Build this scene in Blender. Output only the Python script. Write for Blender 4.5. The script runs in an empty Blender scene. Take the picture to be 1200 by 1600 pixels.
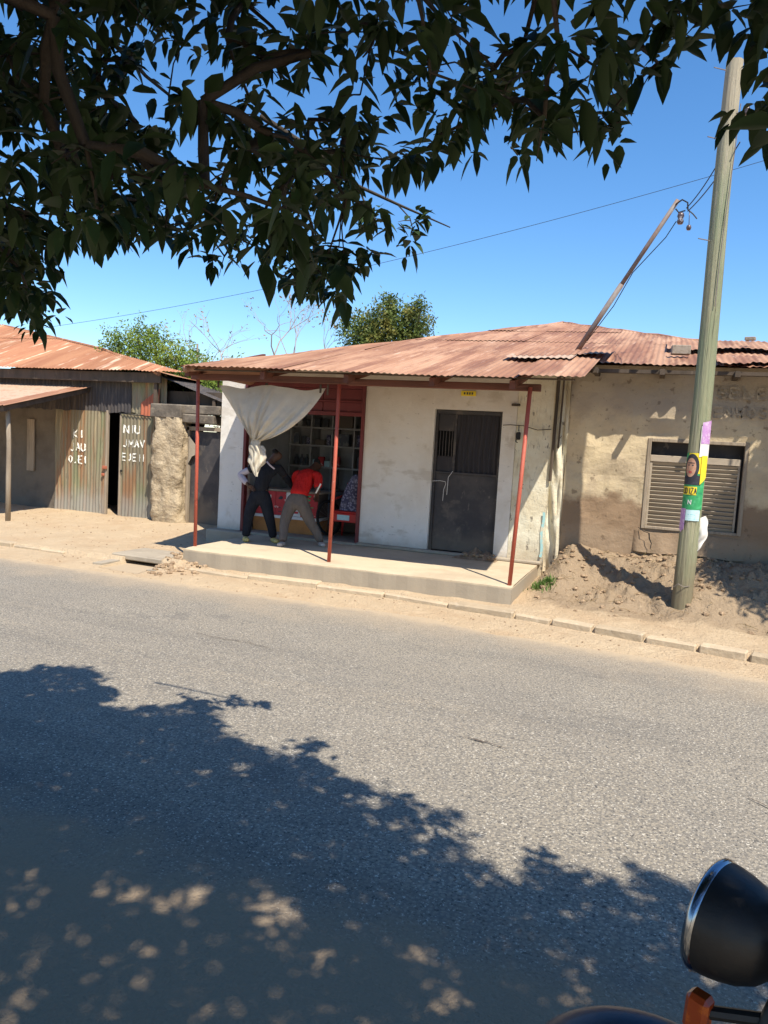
import bpy, math, random, zlib, base64
import numpy as np
from mathutils import Vector, Matrix
random.seed(7)
R = math.radians
sc = bpy.context.scene
col = sc.collection

# ------------------------------------------------------------------ camera, sky, sun, exposure
YAW, PITCH, ROLL = 19.5, 5.2, 3.3
cd = bpy.data.cameras.new('camera'); cam = bpy.data.objects.new('camera', cd); col.objects.link(cam)
_f = Vector((-math.sin(R(YAW))*math.cos(R(PITCH)), math.cos(R(YAW))*math.cos(R(PITCH)), -math.sin(R(PITCH))))
_r = Vector((math.cos(R(YAW)), math.sin(R(YAW)), 0)); _u = _r.cross(_f)
_R = math.cos(R(ROLL))*_r + math.sin(R(ROLL))*_u*1.0
_U = math.cos(R(ROLL))*_u - math.sin(R(ROLL))*_r
m = Matrix.Identity(4)
for i in range(3):
    m[i][0] = _R[i]; m[i][1] = _U[i]; m[i][2] = -_f[i]
m.translation = Vector((0, 0, 1.85))
cam.matrix_world = m
cd.sensor_fit = 'VERTICAL'; cd.sensor_height = 24.0; cd.lens = 24.0*1200/1600
cd.clip_start = 0.05; cd.clip_end = 3000
sc.camera = cam

SUN_AZ, SUN_EL = 46.0, 56.5          # shadows point 46 deg left of +Y
w = bpy.data.worlds.new('World'); sc.world = w; w.use_nodes = True
wn = w.node_tree; bg = wn.nodes['Background']
sky = wn.nodes.new('ShaderNodeTexSky'); sky.sky_type = 'NISHITA'; sky.sun_disc = False
sky.sun_elevation = R(SUN_EL); sky.sun_rotation = R(180-SUN_AZ)
sky.altitude = 300; sky.air_density = 1.0; sky.dust_density = 0.3; sky.ozone_density = 4.5
hs = wn.nodes.new('ShaderNodeHueSaturation'); hs.inputs['Saturation'].default_value = 1.2; wn.links.new(sky.outputs[0], hs.inputs['Color']); wn.links.new(hs.outputs[0], bg.inputs[0]); bg.inputs[1].default_value = 0.135
sl = bpy.data.lights.new('sun', 'SUN'); sun = bpy.data.objects.new('sun', sl); col.objects.link(sun)
sl.energy = 5.0; sl.angle = R(0.53); sl.color = (1.0, 0.92, 0.79)
sun_dir = Vector((-math.sin(R(SUN_AZ))*math.cos(R(SUN_EL)), math.cos(R(SUN_AZ))*math.cos(R(SUN_EL)), -math.sin(R(SUN_EL))))
sun.rotation_euler = sun_dir.to_track_quat('-Z', 'Y').to_euler()
sc.view_settings.view_transform = 'Standard'; sc.view_settings.look = 'None'
sc.view_settings.exposure = 0.62; sc.view_settings.gamma = 1.0
sc.view_settings.use_curve_mapping = False

# ------------------------------------------------------------------ helpers
def vnoise2(x, y, s, seed):
    rg = np.random.default_rng(seed); G = rg.random((256, 256))
    X = x/s+100; Y = y/s+100; I = np.floor(X).astype(int); J = np.floor(Y).astype(int)
    a = X-I; b = Y-J; a = a*a*(3-2*a); b = b*b*(3-2*b)
    g = lambda i, j: G[i % 256, j % 256]
    return (g(I, J)*(1-a)+g(I+1, J)*a)*(1-b)+(g(I, J+1)*(1-a)+g(I+1, J+1)*a)*b-0.5
def fbm2(x, y, s, seed, n=4):
    o = 0; a = 1
    for k in range(n):
        o = o+a*vnoise2(x, y, s/2**k, seed+k); a *= .5
    return o
def sst(t): t = np.clip(t, 0, 1); return t*t*(3-2*t)

ORIG = {}
def register(o, loc): ORIG[o.name] = Vector(loc)
def tag(o, label=None, cat=None, group=None, kind=None):
    if label: o['label'] = label
    if cat: o['category'] = cat
    if group: o['group'] = group
    if kind: o['kind'] = kind
    return o
def empty(name, loc, label=None, cat=None, group=None):
    o = bpy.data.objects.new(name, None); col.objects.link(o); o.location = loc
    o.empty_display_size = .2; register(o, loc)
    return tag(o, label, cat, group)
class MB:
    def __init__(s): s.v = []; s.f = []
    def add(s, vs, fs):
        b = len(s.v); s.v += [tuple(p) for p in vs]; s.f += [tuple(b+i for i in q) for q in fs]; return s
    def box(s, x0, x1, y0, y1, z0, z1, M=None, jit=0):
        vs = [(x, y, z) for x in (x0, x1) for y in (y0, y1) for z in (z0, z1)]
        if jit: vs = [tuple(c+random.uniform(-jit, jit) for c in p) for p in vs]
        if M is not None: vs = [M @ Vector(p) for p in vs]
        return s.add(vs, [(0, 1, 3, 2), (4, 6, 7, 5), (0, 4, 5, 1), (2, 3, 7, 6), (0, 2, 6, 4), (1, 5, 7, 3)])
    def bbox(s, x0, x1, y0, y1, z0, z1, b=.006, M=None):
        # chamfered box: 24 verts
        vs = []; idx = {}
        X = (x0, x1); Y = (y0, y1); Z = (z0, z1)
        for i in (0, 1):
            for j in (0, 1):
                for k in (0, 1):
                    for ax in range(3):
                        p = [X[i], Y[j], Z[k]]; q = [x0+b if i == 0 else x1-b, y0+b if j == 0 else y1-b, z0+b if k == 0 else z1-b]
                        q[ax] = p[ax]; idx[(i, j, k, ax)] = len(vs); vs.append(q)
        fs = []
        g = lambda i, j, k, a: idx[(i, j, k, a)]
        for i in (0, 1): fs.append([g(i, 0, 0, 0), g(i, 0, 1, 0), g(i, 1, 1, 0), g(i, 1, 0, 0)][::(1 if i == 0 else -1)])
        for j in (0, 1): fs.append([g(0, j, 0, 1), g(1, j, 0, 1), g(1, j, 1, 1), g(0, j, 1, 1)][::(1 if j == 0 else -1)])
        for k in (0, 1): fs.append([g(0, 0, k, 2), g(0, 1, k, 2), g(1, 1, k, 2), g(1, 0, k, 2)][::(1 if k == 0 else -1)])
        for j in (0, 1):
            for k in (0, 1): fs.append([g(0, j, k, 1), g(1, j, k, 1), g(1, j, k, 2), g(0, j, k, 2)])
        for i in (0, 1):
            for k in (0, 1): fs.append([g(i, 0, k, 0), g(i, 1, k, 0), g(i, 1, k, 2), g(i, 0, k, 2)])
        for i in (0, 1):
            for j in (0, 1): fs.append([g(i, j, 0, 0), g(i, j, 1, 0), g(i, j, 1, 1), g(i, j, 0, 1)])
        for i in (0, 1):
            for j in (0, 1):
                for k in (0, 1): fs.append([g(i, j, k, 0), g(i, j, k, 1), g(i, j, k, 2)])
        if M is not None: vs = [M @ Vector(p) for p in vs]
        return s.add(vs, fs)
    def tube(s, pts, rad, n=8, cap=True):
        pts = [Vector(p) for p in pts]
        if not hasattr(rad, '__len__'): rad = [rad]*len(pts)
        b = len(s.v); up = None
        for i, p in enumerate(pts):
            t = (pts[min(i+1, len(pts)-1)]-pts[max(i-1, 0)]).normalized()
            if up is None:
                up = t.orthogonal().normalized()
            up = (up-t*up.dot(t)); up = up.normalized() if up.length > 1e-5 else t.orthogonal().normalized()
            sd = t.cross(up)
            for k in range(n):
                a = 2*math.pi*k/n
                s.v.append(tuple(p+rad[i]*(math.cos(a)*up+math.sin(a)*sd)))
        for i in range(len(pts)-1):
            for k in range(n):
                s.f.append((b+i*n+k, b+i*n+(k+1) % n, b+(i+1)*n+(k+1) % n, b+(i+1)*n+k))
        if cap:
            s.f.append(tuple(b+k for k in range(n))[::-1]); s.f.append(tuple(b+(len(pts)-1)*n+k for k in range(n)))
        return s
    def lathe(s, prof, n=24, M=None):    # prof list of (r,z); axis z
        b = len(s.v); vs = []
        for r_, z in prof:
            for k in range(n):
                a = 2*math.pi*k/n; vs.append(Vector((r_*math.cos(a), r_*math.sin(a), z)))
        if M is not None: vs = [M @ p for p in vs]
        s.v += [tuple(p) for p in vs]
        for i in range(len(prof)-1):
            for k in range(n):
                s.f.append((b+i*n+k, b+i*n+(k+1) % n, b+(i+1)*n+(k+1) % n, b+(i+1)*n+k))
        return s
    def grid(s, fn, nu, nv):
        vs = [fn(i/nu, j/nv) for j in range(nv+1) for i in range(nu+1)]
        return s.add(vs, [(j*(nu+1)+i, j*(nu+1)+i+1, (j+1)*(nu+1)+i+1, (j+1)*(nu+1)+i) for j in range(nv) for i in range(nu)])
    def build(s, name, mt, parent=None, smooth=False, label=None, cat=None, group=None, kind=None, origin=None):
        org = Vector((0, 0, 0))
        if parent is not None: org = ORIG[parent.name]
        elif origin is not None: org = Vector(origin)
        me = bpy.data.meshes.new(name)
        me.from_pydata([(p[0]-org[0], p[1]-org[1], p[2]-org[2]) for p in s.v], [], s.f)
        me.validate(); me.update()
        if smooth: me.polygons.foreach_set('use_smooth', [True]*len(me.polygons))
        me.materials.append(mt)
        o = bpy.data.objects.new(name, me); col.objects.link(o)
        if parent is not None: o.parent = parent
        elif origin is not None: o.location = origin
        register(o, org)
        return tag(o, label, cat, group, kind)

# ------------------------------------------------------------------ materials
def M(name, base, layers=(), bump=(), rough=.85, metal=0.0, spec=.3, rnd=0.0, trans=0.0, coat=0.0, rough_var=0.0):
    mt = bpy.data.materials.new(name); mt.use_nodes = True; nt = mt.node_tree; N = nt.nodes; L = nt.links
    bs = N['Principled BSDF']; bs.inputs['Roughness'].default_value = rough; bs.inputs['Metallic'].default_value = metal
    bs.inputs['Specular IOR Level'].default_value = spec
    if coat: bs.inputs['Coat Weight'].default_value = coat
    tc = N.new('ShaderNodeTexCoord')
    def coords(st, off=0):
        mp = N.new('ShaderNodeMapping'); mp.inputs['Scale'].default_value = st; mp.inputs['Location'].default_value = (off, off*.7, off*.3)
        L.new(tc.outputs['Object'], mp.inputs[0]); return mp.outputs[0]
    def noise(sc_, det, st, off=0, ro=.6):
        n = N.new('ShaderNodeTexNoise'); n.inputs['Scale'].default_value = sc_; n.inputs['Detail'].default_value = det; n.inputs['Roughness'].default_value = ro
        L.new(coords(st, off), n.inputs['Vector']); return n.outputs[0]
    def rng_(v, lo, hi):
        r = N.new('ShaderNodeMapRange'); r.interpolation_type = 'SMOOTHSTEP'; r.inputs[1].default_value = lo; r.inputs[2].default_value = hi
        L.new(v, r.inputs[0]); return r.outputs[0]
    rgb = N.new('ShaderNodeRGB'); rgb.outputs[0].default_value = (*base, 1); cur = rgb.outputs[0]
    for k, ly in enumerate(layers):
        kind = ly[0]
        if kind == 'n':      # ('n', color, scale, lo, hi, strength, stretch, detail)
            _, c, s_, lo, hi, st_ = ly[:6]; stretch = ly[6] if len(ly) > 6 else (1, 1, 1); det = ly[7] if len(ly) > 7 else 5
            f = rng_(noise(s_, det, stretch, k*3.7), lo, hi)
        elif kind == 'z':    # ('z', color, z0, z1, wobble, strength [,axis])
            _, c, z0, z1, wob, st_ = ly[:6]; ax = ly[6] if len(ly) > 6 else 2
            sp = N.new('ShaderNodeSeparateXYZ'); L.new(tc.outputs['Object'], sp.inputs[0])
            n_ = noise(3, 5, (1, 1, 1), k*2.1); mm = N.new('ShaderNodeMath'); mm.operation = 'MULTIPLY_ADD'
            mm.inputs[1].default_value = wob; L.new(n_, mm.inputs[0]); L.new(sp.outputs[ax], mm.inputs[2])
            f = rng_(mm.outputs[0], z0+wob*.5, z1+wob*.5)
        elif kind == 'v':    # voronoi cracks/speckle ('v', color, scale, lo, hi, strength, feature)
            _, c, s_, lo, hi, st_ = ly[:6]; v = N.new('ShaderNodeTexVoronoi'); v.inputs['Scale'].default_value = s_
            v.feature = ly[6] if len(ly) > 6 else 'F1'
            wv = N.new('ShaderNodeVectorMath'); wv.operation = 'MULTIPLY_ADD'; nz = N.new('ShaderNodeTexNoise'); nz.inputs['Scale'].default_value = s_*.8; nz.inputs['Detail'].default_value = 3
            L.new(coords((1, 1, 1), k), nz.inputs[0]); L.new(nz.outputs[1], wv.inputs[0]); wv.inputs[1].default_value = (.5/s_,)*3; L.new(coords((1, 1, 1), k), wv.inputs[2])
            L.new(wv.outputs[0], v.inputs[0]); f = rng_(v.outputs[0], lo, hi)
        elif kind == 'a':    # attribute mask ('a', color, attrname, noise scale, noise amp, strength, lo, hi)
            _, c, an, s_, amp, st_, lo, hi = ly
            at = N.new('ShaderNodeAttribute'); at.attribute_name = an
            n_ = noise(s_, 6, (1, 1, 1), k); mm = N.new('ShaderNodeMath'); mm.operation = 'MULTIPLY_ADD'
            mm.inputs[1].default_value = amp; L.new(n_, mm.inputs[0]); L.new(at.outputs['Fac'], mm.inputs[2]); f = rng_(mm.outputs[0], lo+amp*.5, hi+amp*.5)
        mx = N.new('ShaderNodeMix'); mx.data_type = 'RGBA'; ml = N.new('ShaderNodeMath'); ml.operation = 'MULTIPLY'; ml.inputs[1].default_value = st_
        L.new(f, ml.inputs[0]); L.new(ml.outputs[0], mx.inputs[0]); L.new(cur, mx.inputs[6]); mx.inputs[7].default_value = (*c, 1); cur = mx.outputs[2]
    if rnd:
        oi = N.new('ShaderNodeObjectInfo'); r = N.new('ShaderNodeMapRange'); r.inputs[3].default_value = 1-rnd; r.inputs[4].default_value = 1+rnd
        L.new(oi.outputs['Random'], r.inputs[0]); hv = N.new('ShaderNodeHueSaturation'); L.new(r.outputs[0], hv.inputs['Value']); L.new(cur, hv.inputs['Color']); cur = hv.outputs[0]
    L.new(cur, bs.inputs['Base Color'])
    nb = None
    for k, b in enumerate(bump):   # (scale, strength, stretch, detail, distance)
        s_, st_ = b[:2]; stretch = b[2] if len(b) > 2 else (1, 1, 1); det = b[3] if len(b) > 3 else 5; dist = b[4] if len(b) > 4 else .01
        bp = N.new('ShaderNodeBump'); bp.inputs['Strength'].default_value = st_; bp.inputs['Distance'].default_value = dist
        L.new(noise(s_, det, stretch, 11+k), bp.inputs['Height'])
        if nb is not None: L.new(nb, bp.inputs['Normal'])
        nb = bp.outputs[0]
    if nb is not None: L.new(nb, bs.inputs['Normal'])
    if rough_var:
        r = N.new('ShaderNodeMapRange'); r.inputs[1].default_value = .3; r.inputs[2].default_value = .7; r.inputs[3].default_value = rough-rough_var; r.inputs[4].default_value = min(1, rough+rough_var)
        L.new(noise(6, 4, (1, 1, 1), 5), r.inputs[0]); L.new(r.outputs[0], bs.inputs['Roughness'])
    if trans:
        out = N['Material Output']; tb = N.new('ShaderNodeBsdfTranslucent'); L.new(cur, tb.inputs[0]); ms = N.new('ShaderNodeMixShader'); ms.inputs[0].default_value = trans
        L.new(bs.outputs[0], ms.inputs[1]); L.new(tb.outputs[0], ms.inputs[2]); L.new(ms.outputs[0], out.inputs[0])
    return mt

SAND = (.50, .385, .255)
m_sand = M('dusty_sand', SAND, [('n', (.43, .31, .19), 1.3, .45, .7, .6), ('n', (.60, .47, .31), 6, .5, .75, .5), ('n', (.30, .22, .14), 60, .62, .75, .5), ('n', (.62, .52, .38), 90, .68, .75, .5)],
           [(9, .5, (1, 1, 1), 4, .03), (70, .5, (1, 1, 1), 4, .008)], .95, spec=.1)
m_soil = M('clodded_soil', (.47, .34, .22), [('n', (.30, .205, .13), 3.5, .42, .62, .8), ('n', (.60, .46, .31), 14, .55, .7, .7), ('n', (.15, .10, .065), 30, .62, .72, .7), ('v', (.20, .14, .09), 16, .0, .12, .45, 'DISTANCE_TO_EDGE'), ('n', (.6, .5, .38), 70, .66, .72, .5)],
           [(14, .9, (1, 1, 1), 6, .05), (60, .8, (1, 1, 1), 5, .015)], .97, spec=.05)
m_road = M('worn_asphalt', (.32, .278, .215), [('n', (.27, .24, .195), .7, .35, .7, .7), ('n', (.40, .36, .29), 2.2, .5, .8, .45), ('n', (.18, .162, .135), .9, .48, .62, .55, (.10, 1, 1)), ('n', (.44, .37, .27), 1.0, .54, .68, .55, (.16, 1, 1)), ('n', (.12, .11, .10), .8, .66, .69, .45, (1, 1.6, 1), 8), ('v', (.15, .14, .125), 55, .25, .7, .7),
            ('n', (.60, .55, .46), 75, .60, .68, .85, (1, 1, 1), 2), ('n', (.06, .06, .06), 62, .60, .66, .8, (1, 1, 1), 2), ('n', (.06, .06, .06), 1.1, .70, .73, .35, (1, 5, 1), 7),
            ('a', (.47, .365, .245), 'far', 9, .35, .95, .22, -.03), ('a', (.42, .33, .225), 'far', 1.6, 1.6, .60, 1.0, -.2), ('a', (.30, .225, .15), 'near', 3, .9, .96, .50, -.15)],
           [(65, 1.0, (1, 1, 1), 3, .012), (6, .25, (1, 1, 1), 5, .02)], .85, spec=.25)
m_conc = M('weathered_concrete', (.36, .31, .24), [('n', (.27, .23, .18), 2, .4, .7, .7), ('n', (.48, .41, .31), 7, .5, .8, .6), ('n', (.14, .12, .10), 25, .62, .72, .5)], [(12, .4, (1, 1, 1), 5, .02), (80, .5, (1, 1, 1), 4, .006)], .93, spec=.15)
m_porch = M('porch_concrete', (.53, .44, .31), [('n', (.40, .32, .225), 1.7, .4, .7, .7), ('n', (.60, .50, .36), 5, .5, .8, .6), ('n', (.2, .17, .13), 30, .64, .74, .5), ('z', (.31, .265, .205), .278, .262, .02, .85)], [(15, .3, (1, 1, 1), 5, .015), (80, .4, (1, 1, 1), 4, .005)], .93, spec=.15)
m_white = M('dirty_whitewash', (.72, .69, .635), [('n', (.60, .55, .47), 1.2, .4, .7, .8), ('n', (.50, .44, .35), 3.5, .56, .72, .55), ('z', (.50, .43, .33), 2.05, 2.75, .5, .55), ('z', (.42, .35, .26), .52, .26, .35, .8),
            ('n', (.12, .105, .09), 3.1, .675, .715, .65, (1, 1, 4.5), 10), ('n', (.24, .21, .17), 14, .67, .72, .6, (1, 1, 2), 6), ('n', (.40, .34, .26), 1.7, .58, .68, .45, (1, 1, 2.5), 7), ('n', (.76, .72, .64), 8, .6, .7, .5, (1, 1, .4))],
            [(5, .35, (1, 1, 1), 6, .03), (40, .35, (1, 1, 2), 5, .008)], .9, spec=.2)
m_cream = M('sun_toned_flaking_wash', (.68, .64, .50), [('n', (.60, .53, .38), 2.4, .42, .6, .8), ('n', (.50, .42, .28), 6, .55, .7, .7, (1, 1, .5)), ('z', (.50, .42, .30), .75, .3, .5, .8), ('n', (.14, .12, .10), 11, .63, .67, .8, (1, 1, .6), 7),
            ('n', (.33, .30, .24), 22, .58, .66, .6, (1.5, 1, .3))], [(7, .6, (1, 1, 1), 6, .03), (50, .4, (1, 1, 1), 5, .01)], .9, spec=.2)  # flaking wash, its cream tone painted in for sun on this strip
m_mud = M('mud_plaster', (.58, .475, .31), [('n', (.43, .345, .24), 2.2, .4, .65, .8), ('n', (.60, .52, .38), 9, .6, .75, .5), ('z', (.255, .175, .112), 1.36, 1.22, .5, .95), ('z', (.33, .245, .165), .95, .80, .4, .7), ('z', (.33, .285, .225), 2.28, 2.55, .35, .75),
          ('n', (.13, .09, .06), 10, .62, .68, .55), ('n', (.16, .12, .09), 45, .66, .7, .6)], [(4, .4, (1, 1, 1), 5, .05), (25, .45, (1, 1, 1), 6, .012), (90, .3, (1, 1, 1), 3, .005)], .95, spec=.1)
m_grayw = M('grey_mud_wall', (.17, .145, .115), [('n', (.12, .10, .08), 2, .4, .7, .8), ('n', (.23, .19, .145), 12, .6, .75, .5)], [(6, .6, (1, 1, 1), 6, .04)], .95, spec=.1)
m_stone = M('mud_pillar', (.46, .37, .25), [('n', (.34, .265, .175), 4, .42, .62, .8), ('n', (.56, .47, .33), 12, .55, .7, .6), ('n', (.24, .185, .125), 3, .55, .62, .6, (1, 1, 4)), ('n', (.12, .1, .07), 25, .62, .7, .6)], [(8, 1, (1, 1, 1), 6, .06), (40, .6, (1, 1, 1), 5, .015)], .95, spec=.1)
m_rust = M('rusted_roof_iron', (.305, .152, .088), [('n', (.43, .25, .155), .6, .40, .60, .95, (2.2, .35, 1)), ('n', (.20, .09, .055), 1.6, .45, .64, .85, (3.5, .30, 1)), ('n', (.54, .37, .27), 3, .58, .72, .55, (4, .4, 1)), ('n', (.20, .085, .06), 22, .6, .72, .5), ('n', (.6, .5, .42), 5, .70, .74, .5)],
           [(60, .2, (1, 1, 1), 4, .003)], .72, spec=.3, rnd=.07)
m_rust2 = M('orange_rusted_iron', (.31, .135, .07), [('n', (.39, .19, .10), 1, .35, .65, .9, (2.5, .5, 1)), ('n', (.66, .50, .36), 1.6, .56, .66, .8, (4, .5, 1)), ('n', (.30, .11, .06), 2.6, .52, .7, .7, (3, .5, 1)), ('n', (.20, .085, .06), 22, .6, .72, .5)],
           [(60, .2, (1, 1, 1), 4, .003)], .75, spec=.3, rnd=.15)
m_pale = M('pale_broken_iron', (.44, .32, .225), [('n', (.45, .24, .16), 8, .5, .62, .8), ('n', (.25, .12, .08), 20, .6, .7, .6)], [], .6, spec=.3)
m_tin = M('tin_wall_sheet', (.24, .208, .138), [('n', (.19, .21, .11), 1.6, .48, .62, .7, (2, 1, .6)), ('n', (.29, .135, .06), 1.3, .50, .64, .75, (6, 1, .45)), ('n', (.42, .33, .19), 2.2, .56, .68, .7, (8, 1, .35)), ('n', (.10, .08, .055), 3.1, .56, .70, .7, (9, 1, .3)), ('z', (.30, .285, .25), .75, .35, .5, .75), ('n', (.14, .09, .06), 7, .60, .70, .6, (5, 1, .6))],
          [(40, .2, (1, 1, 1), 4, .004)], .6, metal=.15, spec=.4, rnd=.14)
m_tinred = M('rust_red_tin', (.42, .13, .07), [('n', (.30, .10, .06), 4, .4, .7, .8, (5, 1, .5)), ('n', (.45, .33, .24), 6, .6, .7, .6, (5, 1, .4))], [], .7, spec=.3)
m_darktin = M('dark_old_tin', (.055, .05, .05), [('n', (.12, .10, .085), 4, .45, .65, .8, (5, 1, .5))], [], .75, spec=.3)
m_redp = M('red_oxide_paint', (.42, .085, .05), [('n', (.50, .14, .09), 6, .4, .7, .8, (1, 1, .2)), ('n', (.22, .05, .035), 14, .58, .7, .7), ('n', (.55, .40, .32), 30, .66, .71, .6)], [(40, .2)], .55, spec=.4)
m_beam = M('red_brown_timber', (.17, .065, .042), [('n', (.10, .045, .03), 4, .4, .7, .8, (.3, 3, 3)), ('n', (.26, .13, .09), 10, .6, .72, .6, (.3, 3, 3))], [(20, .4, (.3, 3, 3))], .75)
m_maroon = M('maroon_shutter_paint', (.15, .026, .026), [('n', (.10, .018, .018), 3, .4, .7, .8), ('n', (.33, .08, .07), 9, .6, .75, .5)], [(20, .2)], .55, spec=.4)
m_timber = M('dark_timber', (.10, .075, .055), [('n', (.05, .04, .03), 5, .4, .7, .8, (1, 1, .3)), ('n', (.18, .14, .10), 14, .6, .72, .5, (1, 1, .3))], [(20, .5, (1, 1, .3))], .85)
m_greyw = M('grey_weathered_wood', (.33, .27, .20), [('n', (.22, .175, .13), 8, .42, .65, .8, (3, 3, .25)), ('n', (.44, .37, .28), 18, .58, .7, .6, (3, 3, .2))], [(30, .6, (3, 3, .2), 5, .01)], .85)
m_pole = M('green_grey_pole_wood', (.30, .285, .185), [('n', (.215, .255, .155), 2.5, .35, .65, .9, (2, 2, .3)), ('n', (.40, .375, .27), 7, .52, .7, .75, (3, 3, .12)), ('n', (.10, .09, .06), 13, .60, .66, .85, (3, 3, .09), 6), ('z', (.21, .165, .105), 1.0, .35, .5, .8), ('z', (.42, .35, .26), 4.3, 5.9, .5, .7)],
          [(14, .9, (4, 4, .15), 6, .02), (50, .5, (3, 3, .3), 5, .006)], .88, spec=.2)
m_lintel = M('dirty_shaded_concrete', (.20, .17, .135), [('n', (.10, .085, .07), 3, .42, .62, .8), ('n', (.34, .28, .2), 8, .55, .7, .6)], [(14, .6, (1, 1, 1), 5, .02)], .95, spec=.1)  # concrete darkened both for dirt and for the shade the lintel sits in
m_slat = M('dusty_louvre_wood', (.40, .335, .255), [('n', (.30, .25, .185), 6, .4, .7, .8, (.4, 2, 2)), ('n', (.50, .43, .34), 20, .58, .7, .6, (.3, 2, 2))], [(30, .3)], .85)
m_door = M('dark_grey_door', (.040, .038, .042), [('n', (.070, .062, .060), 2.5, .42, .62, .9), ('n', (.13, .11, .09), 4, .54, .68, .65), ('n', (.16, .14, .12), 12, .62, .69, .6, (1, 1, .5), 8), ('z', (.15, .12, .09), .75, .3, .5, .85)], [(14, .25)], .6, spec=.35)
m_doorc = M('dusty_black_cloth', (.045, .043, .048), [('n', (.075, .07, .072), 6, .5, .75, .6, (2, 1, .3))], [], .9, spec=.1)
m_black = M('interior_black', (.012, .012, .013), [], [], .9)
m_room = M('shop_interior_paint', (.52, .51, .50), [('n', (.27, .26, .25), 1.5, .4, .7, .8), ('n', (.30, .30, .29), 7, .6, .7, .4)], [(10, .2)], .85)
m_shelf = M('shelf_board', (.42, .41, .40), [('n', (.2, .19, .18), 6, .45, .7, .6)], [], .7)
m_cloth = M('offwhite_cotton', (.68, .62, .50), [('n', (.60, .53, .41), 2.2, .42, .7, .7), ('n', (.50, .43, .31), 6, .60, .74, .55), ('n', (.72, .68, .59), 12, .55, .7, .4)], [(18, .35, (1, 1, .5), 4, .02), (240, .25, (1, 1, 1), 2, .002)], .95, spec=.1, trans=.22)
m_skin = M('dark_brown_skin', (.075, .038, .024), [('n', (.10, .053, .034), 8, .4, .7, .6)], [], .55, spec=.35)
m_blackc = M('black_fabric', (.016, .018, .024), [('n', (.026, .028, .034), 6, .45, .7, .7)], [(9, .8, (1, 1, .5), 4, .05)], .92, spec=.15)
m_redc = M('red_jersey', (.56, .022, .020), [('n', (.44, .016, .016), 4, .42, .68, .7), ('n', (.62, .06, .03), 9, .55, .75, .4)], [(8, .9, (1.4, 1, .5), 4, .06)], .88, spec=.15)
m_trou = M('grey_brown_trousers', (.155, .128, .108), [('n', (.115, .097, .084), 4, .4, .7, .8)], [(8, .9, (1.5, 1, .4), 4, .06)], .93, spec=.1)
m_lav = M('lavender_grey_sleeve', (.50, .45, .50), [('n', (.4, .36, .4), 8, .4, .7, .6)], [(12, .4)], .92, spec=.1)
m_hair = M('black_hair', (.010, .009, .008), [], [(90, .8)], .9)
m_yel = M('yellow_rubber', (.62, .47, .16), [('n', (.45, .33, .12), 12, .5, .7, .6)], [], .7)
m_sole = M('pale_shoe', (.42, .36, .32), [], [], .8)
m_red = M('red_plastic', (.55, .035, .03), [('n', (.42, .03, .03), 6, .45, .7, .6)], [], .45, spec=.45)
m_poster = M('red_printed_card', (.52, .05, .05), [('n', (.42, .03, .04), 5, .4, .6, .6), ('n', (.62, .52, .45), 9, .60, .63, .75, (1, 1, 1), 3)], [], .6)
m_orange = M('orange_brown_board', (.46, .20, .06), [('n', (.36, .15, .05), 5, .45, .7, .7)], [], .7)
m_paper = M('white_paper', (.72, .70, .66), [('n', (.6, .56, .5), 12, .5, .7, .5)], [], .8)
m_yp = M('yellow_print', (.80, .62, .04), [('n', (.70, .50, .03), 20, .5, .7, .4)], [], .55)
m_gp = M('green_print', (.04, .30, .11), [('n', (.08, .42, .18), 22, .5, .62, .7), ('n', (.02, .14, .09), 16, .55, .68, .6)], [], .55)
m_dark_print = M('dark_print', (.035, .035, .045), [('n', (.07, .075, .10), 20, .5, .7, .7)], [], .55)
m_skinp = M('poster_skin_print', (.50, .27, .17), [('n', (.62, .36, .24), 26, .4, .65, .8), ('n', (.33, .15, .10), 36, .58, .68, .5)], [], .55)
m_lip = M('poster_red_print', (.48, .09, .08), [], [], .55)
m_purp = M('purple_print', (.48, .26, .52), [('n', (.62, .48, .62), 30, .45, .62, .8), ('n', (.30, .14, .32), 50, .58, .66, .6)], [], .6)
m_teal = M('pale_teal_print', (.50, .70, .72), [('n', (.10, .42, .48), 60, .56, .64, .7, (.5, .5, 2)), ], [], .6)
m_wpaint = M('white_brush_paint', (.78, .77, .70), [('n', (.52, .46, .34), 26, .52, .64, .85)], [], .8)
m_faint = M('faded_dark_paint', (.27, .235, .18), [('n', (.42, .35, .25), 20, .42, .58, .95)], [], .9)
m_steel = M('galvanised_pipe', (.20, .17, .155), [('n', (.22, .13, .09), 6, .5, .62, .8, (1, 1, .4)), ('n', (.28, .26, .25), 14, .5, .7, .5)], [], .7, metal=.1, spec=.4)
m_cable = M('black_cable', (.018, .018, .02), [], [], .6)
m_porc = M('insulator_glaze', (.10, .07, .07), [('n', (.5, .46, .45), 20, .6, .63, .8)], [], .3, spec=.5)
m_brick = M('grey_block', (.30, .26, .21), [('n', (.2, .17, .13), 14, .45, .65, .8)], [(40, .6)], .95)
m_kerb = M('kerb_stone', (.46, .365, .25), [('n', (.36, .29, .205), 4, .4, .7, .7), ('n', (.55, .46, .34), 14, .55, .7, .6), ('n', (.17, .14, .1), 35, .64, .72, .6)], [(12, .6, (1, 1, 1), 5, .02), (60, .5, (1, 1, 1), 4, .006)], .95, spec=.1, rnd=.12)
m_leaf = M('mango_leaf', (.022, .044, .016), [('n', (.045, .075, .022), 3, .45, .7, .8), ('n', (.13, .14, .035), 2.3, .62, .72, .7)], [], .55, spec=.2, trans=.08)
m_leafs = M('bright_bush_leaf', (.19, .28, .045), [('n', (.27, .31, .05), 1.5, .45, .65, .8), ('n', (.055, .11, .025), 3.5, .5, .66, .7)], [], .55, spec=.3, trans=.30)
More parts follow.
